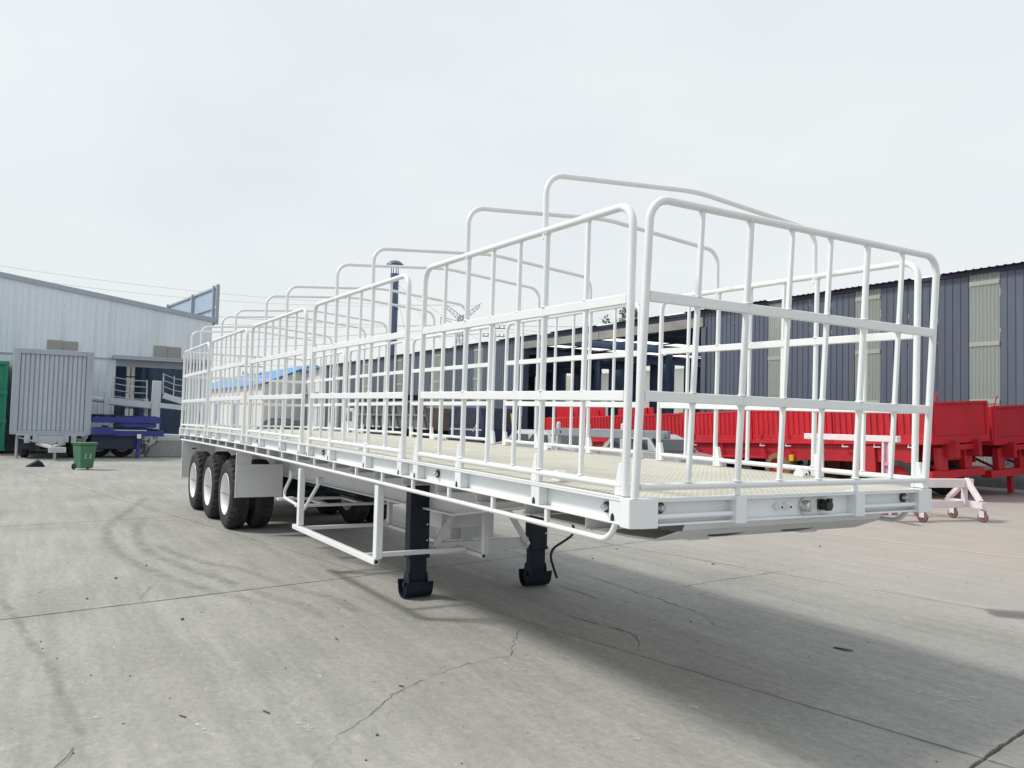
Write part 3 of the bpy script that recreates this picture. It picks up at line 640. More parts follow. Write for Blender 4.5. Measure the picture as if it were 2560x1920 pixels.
# gates
H, R1, R2 = 1.503, 1.011, .511
def beads(m, r):
    for z in (.074, R2-.027, R2+.027, R1-.027, R1+.027, H-.021):
        sg = 1 if z in (.074, R2+.027, R1+.027) else -1
        m.tube([(0, 0, z), (0, 0, z+sg*.004), (0, 0, z+sg*.010)], [r+.007, r+.005, r*.9], 9, False)
    return m
UP = beads(MB().tube([(0, 0, .0), (0, 0, H-.01)], .0185, 10), .0185).mesh('upright', WHITE)
BARM = beads(MB().prism([(-.0125, -.0095), (-.0095, -.0125), (.0095, -.0125), (.0125, -.0095), (.0125, .0095), (.0095, .0125), (-.0095, .0125), (-.0125, .0095)], .05, H-.015), .0135).mesh('bar', WHITE)
GUS = MB().prism([(0, 0), (-.058, 0), (-.052, .06), (-.026, .165), (0, .165)], -.017, .017, 'xz').mesh('gusset', WHITE, .002)
def gate_meshes(L):
    fr = MB().tube(fillet([(-L/2, 0, 0), (-L/2, 0, H), (L/2, 0, H), (L/2, 0, 0)], .115, 8), .0215, 12).mesh('side_gate', WHITE)
    cr_ = MB().box(-L/2+.02, L/2-.02, -.016, .016, -.027, .027).mesh('cross_rail', WHITE, .004)
    bt = MB().tube([(-L/2+.02, 0, .052), (L/2-.02, 0, .052)], .0195, 10).mesh('bottom_rail', WHITE)
    return fr, cr_, bt
def gate(name, meshes, M, ts, thick, gdir):
    fr, cr_, bt = meshes
    o = link(name, fr, TR); o.matrix_basis = Matrix.Translation((7, -1.25, 0)) @ M
    for z in (R1, R2): link('cross_rail', cr_, o, (0, 0, z))
    link('bottom_rail', bt, o, (0, 0, 0))
    for k, x in enumerate(ts):
        end = k in (0, len(ts)-1)
        if not end:
            link('upright' if k in thick else 'bar', UP if k in thick else BARM, o, (x, 0, 0))
        if gdir and (end or k in thick):
            gg = link('gusset', GUS, o, (x+(-.014*gdir), 0, 0))
            if gdir < 0: gg.rotation_euler = (0, 0, math.pi)
    return o
LS = 2.55; tl = [0, .391, .807, 1.117, 1.459, 1.819, 2.183, 2.55]; tloc = [LS/2-t for t in tl]
GM = gate_meshes(LS)
hoop_pts = fillet([(0, -1.216, -.05), (0, -1.216, .348), (0, 0, .448), (0, 1.216, .348), (0, 1.216, -.05)], [.13, 1.6, .13], 9)
HOOP = MB().tube(hoop_pts, .0175, 12).mesh('roof_hoop', WHITE)
for i in range(5):
    xf = -.1153-i*2.859; xc = xf-LS/2; z = ZD+off(xc)+.004; sl_ = -.0072-.0009*(2*xc+13)
    for y, gd in ((.034, 1), (W-.034, -1)):
        gate('side_gate', GM, Matrix.Translation((xc, y, z)) @ Matrix.Rotation(-math.atan(sl_), 4, 'Y'), tloc, (2, 5), gd)
    for t in (.807, 1.819):
        x = xf-t; hp = link('roof_hoop', HOOP, TR, (x+7, 0, ZD+off(x)+.004+H))
LF = 2.417; tf = [0, .351, .708, 1.038, 1.368, 1.707, 2.051, 2.417]
GF = gate_meshes(LF)
gate('front_gate', GF, Matrix.Translation((-.028, .025+LF/2, ZD+.008)) @ Matrix.Rotation(math.atan(.0549), 4, 'Y') @ Matrix.Rotation(R_(90), 4, 'Z'), [-LF/2+t for t in tf], (2, 5), 0)
gate('rear_gate', GF, Matrix.Translation((-14.12, .04+LF/2, ZD+off(-14.1)+.006)) @ Matrix.Rotation(R_(90), 4, 'Z'), [-LF/2+t for t in tf], (2, 5), 0)

# ------------------------------------------------------------------ dark blue-grey workshop (right)
WK = thing('dark_workshop', 'long dark blue-grey metal workshop with pale skylight strips and wide open bay', 'building', (-40, 24, 0))
YW = 24.0; ZE = 6.98; ZP = .68
pm = MB(); xs = []
for k in range(4):
    b = k*.25; xs += [(b, 0), (b+.205, 0), (b+.208, -.020), (b+.222, -.020), (b+.225, 0)]
xs.append((1.0, 0)); V = []; F = []
for x, y in xs: V += [(x, y, ZP), (x, y, ZE)]
for k in range(len(xs)-1): F.append((2*k, 2*k+2, 2*k+3, 2*k+1))
PANEL = MB().add(V, F).mesh('wall_panel', WALLB)
ints = [(2.0, -11.08), (-12.06, -15.32), (-16.37, -19.55), (-20.55, -24.35), (-40.3, -45.6), (-46.85, -52.2), (-53.4, -59.5), (-60.5, -67.1), (-68.5, -75.4), (-76.6, -80.5)]
strips = [(-12.06, -11.08), (-16.37, -15.32), (-20.55, -19.55), (-46.85, -45.6), (-53.4, -52.2), (-60.5, -59.5), (-68.5, -67.1), (-76.6, -75.4)]
for a, b in ints:
    n = round((a-b)/1.0); s = (a-b)/n
    for k in range(n):
        o = link('wall_panel', PANEL, WK, (b+k*s+40, 0, 0)); o.scale = (s-.004, 1, 1)
for a, b in strips:
    V = []; F = []; n = 16
    for k in range(n*2+1):
        x = a+(b-a)*k/(2*n); y = YW-.01-(.022 if k % 4 in (1, 2) else 0); V += [(x, y, ZP), (x, y, ZE-.05)]
    for k in range(2*n): F.append((2*k, 2*k+2, 2*k+3, 2*k+1))
    st = MB().add(V, F).build('skylight_strip', SKYL, WK)
    for z in (6.62, 4.62, 2.75, 1.2): MB().box(a+.01, b-.01, YW-.045, YW-.037, z-.07, z+.07).build('batten', SKYLB, st)
for x in range(-80, 2, 6):
    if -41 < x < -25: continue
    MB().box(x, x+5.97, YW-.06, YW+.12, 0, ZP+.01).build('plinth_block', CONC, WK, .01)
MB().box(-80.5, 2, YW-.07, YW+.1, ZE-.05, ZE+.10).build('eave_fascia', FASCIA, WK)
gaps = [(-44.6, -43.2), (-38.4, -37.0), (-32.4, -31.0), (-26.9, -25.5), (-51, -50), (-58, -57), (-66, -65), (-20.5, -19.3), (-14, -13)]  # bay roof lights, plus extra openings added to brighten the dark interior
def roof_run(xa, xb):
    V = []; F = []; pr = []; per = .25; n = max(1, round((xb-xa)/per)); per = (xb-xa)/n
    for k in range(n):
        b = xa+k*per; pr += [(b, 0), (b+.17, 0), (b+.185, .022), (b+.23, .022), (b+.245, 0)]
    pr.append((xb, 0))
    for x, h in pr: V += [(x, YW-.28, ZE+.085+h), (x, YW+22, ZE+.15+h)]
    for k in range(len(pr)-1): F.append((2*k, 2*k+2, 2*k+3, 2*k+1))
    MB().add(V, F).build('roof_sheet', FASCIA, WK)
edges = sorted([e for g_ in gaps for e in g_]); xs_ = [-80.6]+edges+[2.1]
for k in range(0, len(xs_), 2): roof_run(xs_[k], xs_[k+1])
for a, b in gaps:
    MB().add([(a-.02, YW-.27, ZE+.08), (b+.02, YW-.27, ZE+.08), (b+.02, YW+22, ZE+.145), (a-.02, YW+22, ZE+.145)], [(0, 1, 2, 3)]).build('real_or_added_roof_light', SKYR, WK)
for k in range(1, 8): y_ = YW+k*2.9; z_ = ZE+.0+(y_-YW+.28)*(.065/22.28); MB().box(-80, 1.5, y_-.06, y_+.06, z_-.07, z_-.0).build('purlin', INNER, WK)
# open bay: lintel, jambs, interior
for k in range(4):
    x0 = -40.25+k*3.98; MB().box(x0, x0+3.95, YW-.10, YW+.15, 6.30, 6.74).build('lintel_beam', BEAM, WK, .01)
MB().box(-40.3, -24.35, YW-.03, YW+.1, 6.745, 6.93).build('lintel_sheet', FASCIA, WK)
for x in (-40.45, -24.5): MB().box(x, x+.3, YW-.05, YW+.35, 0, 6.3).build('jamb_column', WALLB, WK, .01)
m = MB(); YB = YW+21
bays = [(-78, -76.8), (-72, -70.8), (-66, -64.8), (-60, -58.8), (-54, -52.8), (-49.6, -48.4), (-45.4, -44.2), (-41.2, -40), (-37, -35.8), (-32.8, -31.6), (-28.6, -27.4), (-24.4, -23.2), (-20, -18.8), (-14, -12.8), (-8, -6.8)]
xx = -80.5
for a, b in bays+[(2, 2)]:
    m.box(xx, a, YB, YB+.05, 0, 7.05); xx = b
m.box(-80.55, -80.5, YW+.05, YB, 0, 7.0); m.box(2.0, 2.05, YW+.05, YB, 0, 7.0)
m.build('back_wall', INNER, WK)
for a, b in bays:
    p = MB().box(a, b, YB, YB+.03, 1.1, 6.6).build('window_strip', SKYR, WK); MB().box(a, b, YB-.06, YB-.02, 4.3, 4.42).build('mullion', DARK, p); MB().box(a, b, YB, YB+.05, 0, 1.1).build('sill_wall', INNER, p)
for x in range(-78, 0, 8): MB().box(x, x+.3, YW+9.8, YW+10.1, 0, 6.5).build('column', INNER, WK)
for x in range(-78, 0, 8): MB().bar((x+.15, YW+.4, 6.72), (x+.15, YB, 6.76), .2, .4).build('rafter', INNER, WK)
# interior clutter: bay floor machine frames
o = thing('steel_rack', 'dark steel storage rack standing inside the open workshop bay', 'rack', (-33, 33, 0))
for dx in (0, 2.4):
    for dy in (0, .9): MB().box(-33+dx, -32.92+dx, 33+dy, 33.08+dy, 0, 2.6).build('rack_post', DARK, o)
for z in (.6, 1.5, 2.4): MB().box(-33, -30.5, 33, 34, z, z+.06).build('shelf', DARK, o)

# ------------------------------------------------------------------ pale workshop (left)
PW = thing('pale_workshop', 'pale grey-white metal workshop with sloping gable roofline and tall open doorway', 'building', (-36, -2, 0))
XW = -36.0
rf = lambda y: 6.70-.1385*y
ZS = 4.0
def ribs(y0, y1, z0, ztop, name='wall_panel'):
    V = []; F = []; pr = []; L = y1-y0
    for k in range(4):
        b = y0+k*L/4; pr += [(b, 0), (b+L*.19, 0), (b+L*.2, .03), (b+L*.235, .03), (b+L*.245, 0)]
    pr.append((y1-.003, 0))
    for y, h in pr: V += [(XW+h, y, z0), (XW+h, y, ztop(y))]
    for k in range(len(pr)-1): F.append((2*k, 2*k+2, 2*k+3, 2*k+1))
    return MB().add(V, F).build(name, WALLW, PW)
y = -14.5
while y < 4.45:
    y1 = min(y+1.0, 4.5); ribs(y, y1, ZS+.02, rf)
    if not (y > .4 and y1 < 4.05): ribs(y, y1, 0, lambda q: ZS)
    y = y1
ribs(.5, .56, 0, lambda q: ZS)
MB().prism([(-14.5, ZS-.02), (4.5, ZS-.02), (4.5, ZS+.03), (-14.5, ZS+.03)], XW, XW+.05, 'yz').build('seam_flashing', TRIM, PW)
MB().prism([(-14.6, rf(-14.6)-.12), (4.6, rf(4.6)-.12), (4.6, rf(4.6)+.08), (-14.6, rf(-14.6)+.08)], XW-.1, XW+.09, 'yz').build('verge_trim', TRIM, PW)
xq = [XW-.05, XW-3, XW-4.6, XW-8, XW-9.6, XW-13, XW-14.6, XW-18, XW-19.6, XW-30]  # unseen translucent roof strips added to let light into the black interior
for k in range(len(xq)-1): MB().add([(xq[k], -14.6, rf(-14.6)), (xq[k], 4.6, rf(4.6)), (xq[k+1], 4.6, rf(4.6)), (xq[k+1], -14.6, rf(-14.6))], [(0, 1, 2, 3)]).build('real_or_added_roof_light' if k % 2 else 'roof_sheet', SKYR if k % 2 else TRIM, PW)
m = MB(); m.box(XW-30, XW-.02, 4.44, 4.48, 0, rf(4.5)-.03); m.box(XW-30, XW-.02, -14.5, -14.46, 0, rf(-14.5)-.03); m.build('side_wall', WALLW, PW)
for (a, b, z0, z1) in ((-2.07, -1.50, 4.05, 4.66), (-1.49, -.93, 4.05, 4.64), (2.06, 2.62, 4.12, 4.70), (2.63, 3.18, 4.12, 4.68), (-7.2, -6.1, 4.05, 4.66)):
    MB().box(XW+.02, XW+.055, a, b, z0, z1).build('boarded_window', BOARD, PW, .004)
c = MB().box(XW+.04, XW+.75, .40, 4.42, 4.06, 4.14).build('door_canopy', TRIM, PW); MB().box(XW+.70, XW+.76, .40, 4.42, 3.98, 4.05).build('canopy_lip', TRIM, c)
MB().box(XW-.05, XW+.06, .56, 4.05, 3.70, 3.97).build('door_lintel', TRIM, PW)
MB().box(XW-.1, XW+.06, 4.05, 4.18, 0, 3.97).build('door_jamb', TRIM, PW); MB().box(XW-.1, XW+.06, .48, .56, 0, 3.97).build('door_jamb', WALLW, PW)
m = MB(); xb = XW-24; prev = -14.4
wins = [(-.9, -.5), (.35, .85), (1.75, 2.25), (3.2, 3.75), (-3.6, -3.1), (-6.6, -6.1)]
for a, b in sorted(wins)+[(4.4, 4.4)]: m.box(xb-.05, xb, prev, a, 0, 7); prev = b
m.build('back_wall', INNER, PW)
for a, b in wins:
    p = MB().box(xb-.03, xb, a, b, .9, 6.4).build('window_strip', SKYR, PW)
    q = MB()
    for z in (2.0, 3.1, 4.2, 5.3): q.box(xb+.03, xb+.08, a, b, z-.04, z+.04)
    q.box(xb+.03, xb+.08, (a+b)/2-.03, (a+b)/2+.03, .9, 6.4); q.build('mullion', DARK, p); MB().box(xb-.05, xb, a, b, 0, .9).build('sill_wall', INNER, p)
for y in (1.3, 2.9): MB().box(XW-12, XW-11.8, y, y+.2, 0, 6).build('column', INNER, PW)
MB().box(XW-30, XW-.1, 4.40, 4.435, 0, 5.9).build('inner_lining', INNER, PW)
# parapet panel standing on the roof edge, seen from its framed back
pA, pB = Vector((-36.37, 4.83, 0)), Vector((-45.8, 3.9, 0)); dd = (pB-pA).normalized(); nn = Vector((dd.y, -dd.x, 0))
V = []; F = []; n = 48
for k in range(n+1):
    p = pA+(pB-pA)*k/n-nn*.03*(k % 2); V += [(p.x, p.y, 5.98), (p.x, p.y, 7.74)]
for k in range(n): F.append((2*k, 2*k+2, 2*k+3, 2*k+1))
PP = MB().add(V, F).build('parapet_panel', mat('parapet_cladding', (.36, .46, .58), .5, var=.05), PW)
nn2 = nn if nn.dot(Vector(CAM)-pA) > 0 else -nn
for k in (0.0, .06, .45, .98):
    p = pA+(pB-pA)*k+nn2*.09; MB().bar((p.x, p.y, 5.9), (p.x, p.y, 7.78), .14, .12).build('parapet_post', TRIM, PP)
for z in (6.05, 6.75, 7.70): a = pA+nn2*.06; b = pB+nn2*.06; MB().bar((a.x, a.y, z), (b.x, b.y, z), .06, .09).build('parapet_rail', TRIM, PP)

# ------------------------------------------------------------------ blue roofed sheds far off
def shed(label, x0, x1, yw, ze, zr, depth, doors=(), canopy=None):
    S = thing('blue_roof_shed', label, 'building', ((x0+x1)/2, yw, 0))
    n = max(3, int((x1-x0)/5)); s = (x1-x0)/n
    for k in range(n): MB().box(x0+k*s+.03, x0+(k+1)*s-.03, yw, yw+.2, 0, ze).build('wall_bay', SHEDW, S)
    m = MB(); m.prism([(yw-.5, ze-.05), (yw+depth/2, zr), (yw+depth+.5, ze-.05), (yw+depth+.5, ze+.1), (yw+depth/2, zr+.15), (yw-.5, ze+.1)], x0-.3, x1+.3, 'yz'); m.build('roof', ROOFBL, S)
    for xx in (x0, x1-.2): MB().prism([(yw, 0), (yw+depth, 0), (yw+depth, ze), (yw+depth/2, zr-.05), (yw, ze)], xx, xx+.2, 'yz').build('gable_wall', SHEDW, S)
    for a, b, h in doors: MB().box(a, b, yw-.06, yw-.005, 0, h).build('roller_door', DOORB, S)
    if canopy: MB().box(canopy[0], canopy[1], yw-1.2, yw-.01, canopy[2], canopy[2]+.18).build('door_canopy', BOARD, S)
    return S
shed('low white shed with bright blue roof behind the rear half of the trailer', -150, -97.5, 22, 5.5, 8.2, 12, ((-128, -124, 3.4), (-116, -112, 3.4)))
S2 = thing('blue_roof_shed', 'white shed with blue-grey roller doors and thin blue roof against the dark workshop', 'building', (-104, 27, 0))
zt = lambda x: 6.05+(x+121)*.0475
for k in range(8): x0 = -121+k*5; MB().prism([(x0+.03, 0), (x0+4.97, 0), (x0+4.97, zt(x0+4.97)), (x0+.03, zt(x0+.03))], 27, 27.2, 'xz').build('wall_bay', SHEDW, S2)
MB().prism([(-121.3, zt(-121.3)+.02), (-90, zt(-90)+.02), (-90, zt(-90)+.10), (-121.3, 7.72)], 26.4, 42, 'xz').build('roof', ROOFBL, S2)
for a_, b_, h in ((-108.8, -104, 3.1), (-103.8, -99, 3.1), (-97, -93.4, 3.1), (-92, -87.8, 3.2), (-86.5, -83, 3.2)): MB().box(a_, b_, 26.94, 26.995, 0, h).build('roller_door', DOORB, S2)
MB().box(-104, -84, 25.8, 26.99, 4.4, 4.58).build('door_canopy', BOARD, S2)
# ------------------------------------------------------------------ flue, pylon, pole, wires, tree
CH = thing('flue_stack', 'tall blue-grey steel flue stack with conical rain cap above the dark workshop', 'chimney', (-68, 26.5, 0))
MB().cyl((-68, 26.5, 6.8), (-68, 26.5, 15.4), .40, 20).build('flue_pipe', FLUE, CH)
for z in (9.0, 12.0): MB().tube([(-68, 26.5, z), (-68, 26.5, z+.12)], .45, 20).build('flange', FLUE, CH)
m = MB()
for k in range(8): t = k*math.pi/4; m.box(-68+.34*math.cos(t)-.03, -68+.34*math.cos(t)+.03, 26.5+.34*math.sin(t)-.03, 26.5+.34*math.sin(t)+.03, 15.4, 16.27)
m.build('cap_strut', FLUE, CH)
MB().lathe([(.84, 0), (.78, .12), (.45, .36), (.0, .48), (.0, .44), (.45, .30), (.84, -.04)], 24, Matrix.Translation((-68, 26.5, 16.22))).build('rain_cap', FLUE, CH)
for dx, dy in ((9, 1), (-7, 5), (3, 10)): MB().cyl((-68, 26.5, 14.5), (-68+dx, 26.5+dy, 8.2), .012, 5).build('guy_wire', WIRE, CH)
PY = thing('transmission_pylon', 'distant steel lattice pylon with raised cross arms seen between the cage bars', 'pylon', (-192, 97, 0))
def pyl():
    m = MB(); bx, by = -192.0, 97.0
    lv = [(0, 3.4), (9, 2.3), (17, 1.5), (22, 1.0), (25.5, .75), (28.5, .75), (30, .75)]
    def P(h, s, i): sx, sy = ((-1, -1), (1, -1), (1, 1), (-1, 1))[i]; return (bx+sx*s, by+sy*s, h)
    for (h0, s0), (h1, s1) in zip(lv[:-1], lv[1:]):
        for i in range(4):
            m.bar(P(h0, s0, i), P(h1, s1, i), .16, .16); m.bar(P(h0, s0, i), P(h1, s1, (i+1) % 4), .1, .1); m.bar(P(h0, s0, (i+1) % 4), P(h1, s1, i), .1, .1); m.bar(P(h1, s1, i), P(h1, s1, (i+1) % 4), .1, .1)
    return m
pyl().build('lattice_tower', STEEL, PY)
dirp = Vector((.51, .86, 0)); cen = Vector((-192, 97, 0))
for s in (-1, 1):
    m = MB(); a = cen+Vector((0, 0, 28)); b = cen+dirp*s*4.8+Vector((0, 0, 32.5)); a2 = cen+Vector((0, 0, 30)); b2 = cen+dirp*s*5.2+Vector((0, 0, 33.6))
    m.bar(a, b, .14, .14); m.bar(a2, b2, .14, .14)
    for k in range(6): m.bar(a+(b-a)*k/6, a2+(b2-a2)*(k+.5)/6, .09, .09); m.bar(a2+(b2-a2)*(k+.5)/6, a+(b-a)*(k+1)/6, .09, .09)
    c1 = cen+dirp*s*5.6+Vector((0, 0, 29.6)); m.bar(cen+Vector((0, 0, 26.5)), c1, .13, .13); m.bar(cen+Vector((0, 0, 28.4)), c1, .13, .13)
    m.build('cross_arm', STEEL, PY); MB().cyl(c1, c1-Vector((0, 0, 2.2)), .13, 6).build('insulator', STEEL, PY)
def wire(a, b, sag, r, label):
    a = Vector(a); b = Vector(b); pts = [a+(b-a)*k/24-Vector((0, 0, sag*4*(k/24)*(1-k/24))) for k in range(25)]
    o = MB().tube(pts, r, 5, False).build('power_line', WIRE); return tag(o, label, 'power line', 'power lines across the pale sky')
arms = [cen+dirp*5.6+Vector((0, 0, 27.4)), cen-dirp*5.6+Vector((0, 0, 27.4)), cen+dirp*4.9+Vector((0, 0, 33)), cen-dirp*4.9+Vector((0, 0, 33))]
wl = 'thin overhead power line sagging across the pale sky behind the trailer cage'
wire((-205, -60, 30.2), arms[0], 4.0, .045, wl); wire((-212, -62, 30.0), arms[1], 5.2, .04, wl)
wire((-205, -60, 38), arms[2], 5, .03, wl); wire((-212, -62, 38), arms[3], 6, .03, wl)
wire(arms[0], (-60, 300, 26), 5, .045, wl); wire(arms[1], (-70, 300, 26), 5, .045, wl)
wire((-150, -40, 21), (-97.75, 23.1, 7.9), 2, .02, wl); wire((-97.75, 23.1, 7.9), (-60, 60, 12), 1.5, .02, wl)
wire((-205, -30, 20.5), (-84, 46, 13.6), 3.5, .03, wl); wire((-205, -30, 19.3), (-84, 46, 12.6), 3.5, .03, wl); wire((-84, 46, 13.6), (-20, 80, 16), 2, .03, wl)
def pole(label, x, y, h, arms_):
    o = thing('utility_pole', label, 'utility pole', (x, y, 0)); MB().cyl((x, y, 0), (x, y, h), .13, 8).build('pole', STEEL, o)
    for z, l in arms_:
        MB().bar((x-l*.5, y-l*.86, z), (x+l*.5, y+l*.86, z), .1, .12).build('cross_arm', STEEL, o)
        for s in (-.9, -.5, .5, .9): MB().cyl((x+s*l*.5, y+s*l*.86, z), (x+s*l*.5, y+s*l*.86, z+.35), .07, 6).build('insulator', STEEL, o)
pole('grey utility pole with two cross arms beside the blue roofs', -97.75, 20.5, 8.3, ((7.6, 1.6), (6.7, 1.2)))
pole('slim utility pole rising just behind the dark workshop roof', -84, 46.4, 14, ((13.2, 1.4), (12.2, 1.4)))
TREE = thing('tree', 'leafy tree tops showing over the dark workshop roof', 'tree', (-60, 47, 0))
tm = MB(); lm = MB()
tops = [(-64.6, 47, 12.5), (-63.0, 48, 12.6), (-61.4, 46.5, 12.7), (-60.0, 47.5, 13.7), (-58.9, 47, 13.3), (-57.7, 47.4, 13.5), (-56.6, 46.6, 12.9)]
for (x, y, z) in tops:
    tm.tube([(-60+(x+60)*.3, 47, 3.5), (-60+(x+60)*.8, y, z-3), (x, y, z-.2)], [.14, .07, .015], 6)
    for _ in range(190):
        h = random.random()**.7*3.2; sp = .12+.30*h
        p = Vector((x+random.gauss(0, sp*.6), y+random.gauss(0, sp*.6), z-h)); q = Vector((random.gauss(0, 1), random.gauss(0, 1), random.gauss(0, .7))).normalized(); s = q.cross(Vector((random.random(), .3, 1))).normalized(); L = random.uniform(.12, .22)
        lm.add([p-q*L, p+s*L*.45, p+q*L, p-s*L*.45], [(0, 1, 2, 3)])
MB().tube([(-60, 47, 0), (-60, 47.1, 2), (-60, 47, 3.8)], [.28, .22, .16], 8).build('trunk', BARK, TREE); tm.build('branches', BARK, TREE); lm.build('crown', LEAF, TREE)

# ------------------------------------------------------------------ small road wheel for the background vehicles
def bg_wheel(parent, p, r, wd, m=RUB, axis='y', rimm=PALEG, local=False):
    M = Matrix.Translation(p) @ (Matrix.Rotation(R_(-90), 4, 'X') if axis == 'y' else Matrix.Rotation(R_(90), 4, 'Y'))
    t = MB().lathe([(r*.58, -wd/2), (r*.8, -wd/2), (r*.96, -wd*.42), (r, -wd*.2), (r, wd*.2), (r*.96, wd*.42), (r*.8, wd/2), (r*.58, wd/2)], 28, M).build('wheel', m, parent, 0, None, local)
    MB().lathe([(r*.58, -wd/2+.02), (r*.5, -wd*.2), (.0, -wd*.25)], 20, M).lathe([(r*.58, wd/2-.02), (r*.5, wd*.2), (.0, wd*.25)], 20, M).build('rim', rimm, t, 0, None, local)

# ------------------------------------------------------------------ red drop-side trailers
def red_trailer(label, x, y, n_side, L, roll, pitch):
    RT = thing('red_trailer', label, 'trailer', (x, y, 0), (R_(roll), R_(-pitch), 0), 'red drop-side trailers parked by the dark workshop')
    def B(mb, name, m, parent=RT, bev=.006): return mb.build(name, m, parent, bev, None, True)
    zb, zt = 1.535, 2.42; s = L/n_side
    for yy, sg in ((0, -1), (2.5, 1)):
        for k in range(n_side):
            a = -k*s-.06; b = -(k+1)*s+.10; V = []; F = []
            m = MB(); m.box(b, a, yy-.02, yy+.02, zt-.07, zt); m.box(b, a, yy-.025, yy+.025, zb+.0, zb+.12); m.box(a-.05, a, yy-.022, yy+.022, zb, zt); m.box(b, b+.05, yy-.022, yy+.022, zb, zt)
            fr = B(m, 'side_board', RED)
            pr = []; nr = 14; wv = (a-b-.1)/nr
            for q in range(nr): x0 = b+.05+q*wv; pr += [(x0, 0), (x0+wv*.45, 0), (x0+wv*.55, -.035), (x0+wv*.9, -.035)]
            pr.append((a-.05, 0))
            for px_, h in pr: V += [(px_, yy+sg*(-h), zb+.12), (px_, yy+sg*(-h), zt-.07)]
            for q in range(len(pr)-1): F.append((2*q, 2*q+2, 2*q+3, 2*q+1))
            B(MB().add(V, F), 'corrugated_sheet', RED, fr, 0)
            for lx in (a-.35, (a+b)/2, b+.35):
                q = MB(); q.box(lx-.05, lx+.05, yy+sg*.03-.012, yy+sg*.03+.012, zb-.02, zb+.14); q.tube([(lx, yy+sg*.03, zb+.1), (lx, yy+sg*.06, zb+.1)], .035, 8); B(q, 'latch', RED2, fr, 0)
        for k in range(n_side+1):
            px_ = -k*s; B(MB().box(px_-.07, px_+.07, yy-.045, yy+.045, zb-.1, zt+.03), 'side_post', RED)
        B(MB().box(-L, 0, yy-.03, yy+.03, zb-.14, zb-.01), 'deck_edge', RED)
        for k in range(n_side*3):
            px_ = -(k+.5)*L/(n_side*3); B(MB().box(px_-.1, px_+.1, yy+sg*.06-.02, yy+sg*.06+.02, zb-.22, zb-.19).tube([(px_-.1, yy+sg*.06, zb-.2), (px_-.1, yy, zb-.12)], .012, 5), 'rope_hook', PALEG, RT, 0)
    B(MB().box(-L, 0, .03, 2.47, zb-.06, zb-.02), 'deck', RED2)
    # head board of framed smooth sheet
    hb = B(MB().box(.02, .05, .04, 2.48, zb+.05, zt-.02), 'head_board', RED); B(MB().box(.0, .09, .05, 2.47, zt-.02, zt+.05).box(.0, .10, .0, 2.5, zb-.14, zb+.05).box(.0, .09, .05, .12, zb, zt).box(0, .09, 2.40, 2.47, zb, zt), 'board_frame', RED, hb)
    B(MB().bar((-.05, .3, zt), (.05, .34, zt+.32), .05, .03), 'hook_arm', RED, hb)
    for yy in (.75, 1.75): B(MB().box(-L, .25, yy-.07, yy+.07, zb-.50, zb-.07), 'chassis_beam', RED2)
    B(MB().box(-L, -.5, .08, .12, zb-.62, zb-.15), 'underside_board', RED2)
    # landing gear at the front: two legs, web plate, cross head and foot beam
    lg = B(MB().box(-.32, -.03, .02, 2.40, .50, .70), 'landing_gear', RED)
    for y0 in (.50, 1.60): B(MB().box(-.27, -.08, y0, y0+.32, .701, 1.30), 'leg', RED, lg, .01)
    B(MB().box(-.22, -.15, .80, 1.60, .95, 1.30), 'web_plate', RED2, lg); B(MB().box(-.05, .12, .70, 1.85, 1.22, 1.36), 'cross_head', RED, lg)
    B(MB().bar((-.2, .5, .75), (-1.4, .75, 1.2), .06, .06).bar((-.2, 1.9, .75), (-1.4, 1.75, 1.2), .06, .06), 'stay', RED2, lg)
    B(MB().bar((-.18, 1.2, 0.0+.0), (-.18, 1.2, .56), .12, .12, (1, 0, 0)), 'prop', RED2, lg, 0)
    B(MB().box(-2.2, -1.6, .0, .30, .55, 1.35), 'tool_box', RED)
    B(MB().box(-7.2, -5.4, -.02, .0, .95, 1.0).box(-7.2, -7.15, -.02, 0, 1.0, 1.38).box(-5.45, -5.4, -.02, 0, 1.0, 1.38), 'underrun_rail', RED)
    dz = math.tan(R_(pitch))
    for wx, mm in ((-1.0 if roll > 2.9 and y < 18 else -99, RUB), (-5.0, MUDY), (-10.2, RUB), (-11.5, RUB), (-12.8, RUB)):
        for wy in (.25, 2.2):
            wz = .52-wx*dz-wy*math.tan(R_(roll))
            if -wx < L: bg_wheel(RT, Vector((wx, wy, wz)), .52, .36, mm, 'y', RED2, True); B(MB().cyl((wx, wy, wz), (wx, 1.2, wz+.1), .07, 8), 'axle', DARK, RT, 0) if wy < 1 else None
    B(MB().box(-4.45, -4.30, -.03, .05, .88, 1.06), 'reflector', YEL)
    return RT
red_trailer('red drop-side trailer with corrugated boards, nearest behind the white trailer', -8.95, 17.0, 6, 17.7, 3.0, 1.65)
rt2 = red_trailer('red drop-side trailer with its head board farthest right by the workshop wall', -9.15, 20.05, 7, 21.7, 3.0, 1.2)
# raised red flaps at the rear of the farther trailer
for (a, b, z1) in ((-21.6, -19.65, 2.95), (-19.6, -17.6, 2.95), (-16.6, -14.2, 2.75)):
    fl = MB().box(a+0.0, b, .30, .36, 1.6, z1).build('raised_flap', RED, rt2, .01, None, True); MB().bar((b-.3, .28, 2.4), (b-.05, .0, 2.75), .05, .04).build('flap_stay', RED, fl, 0, None, True)

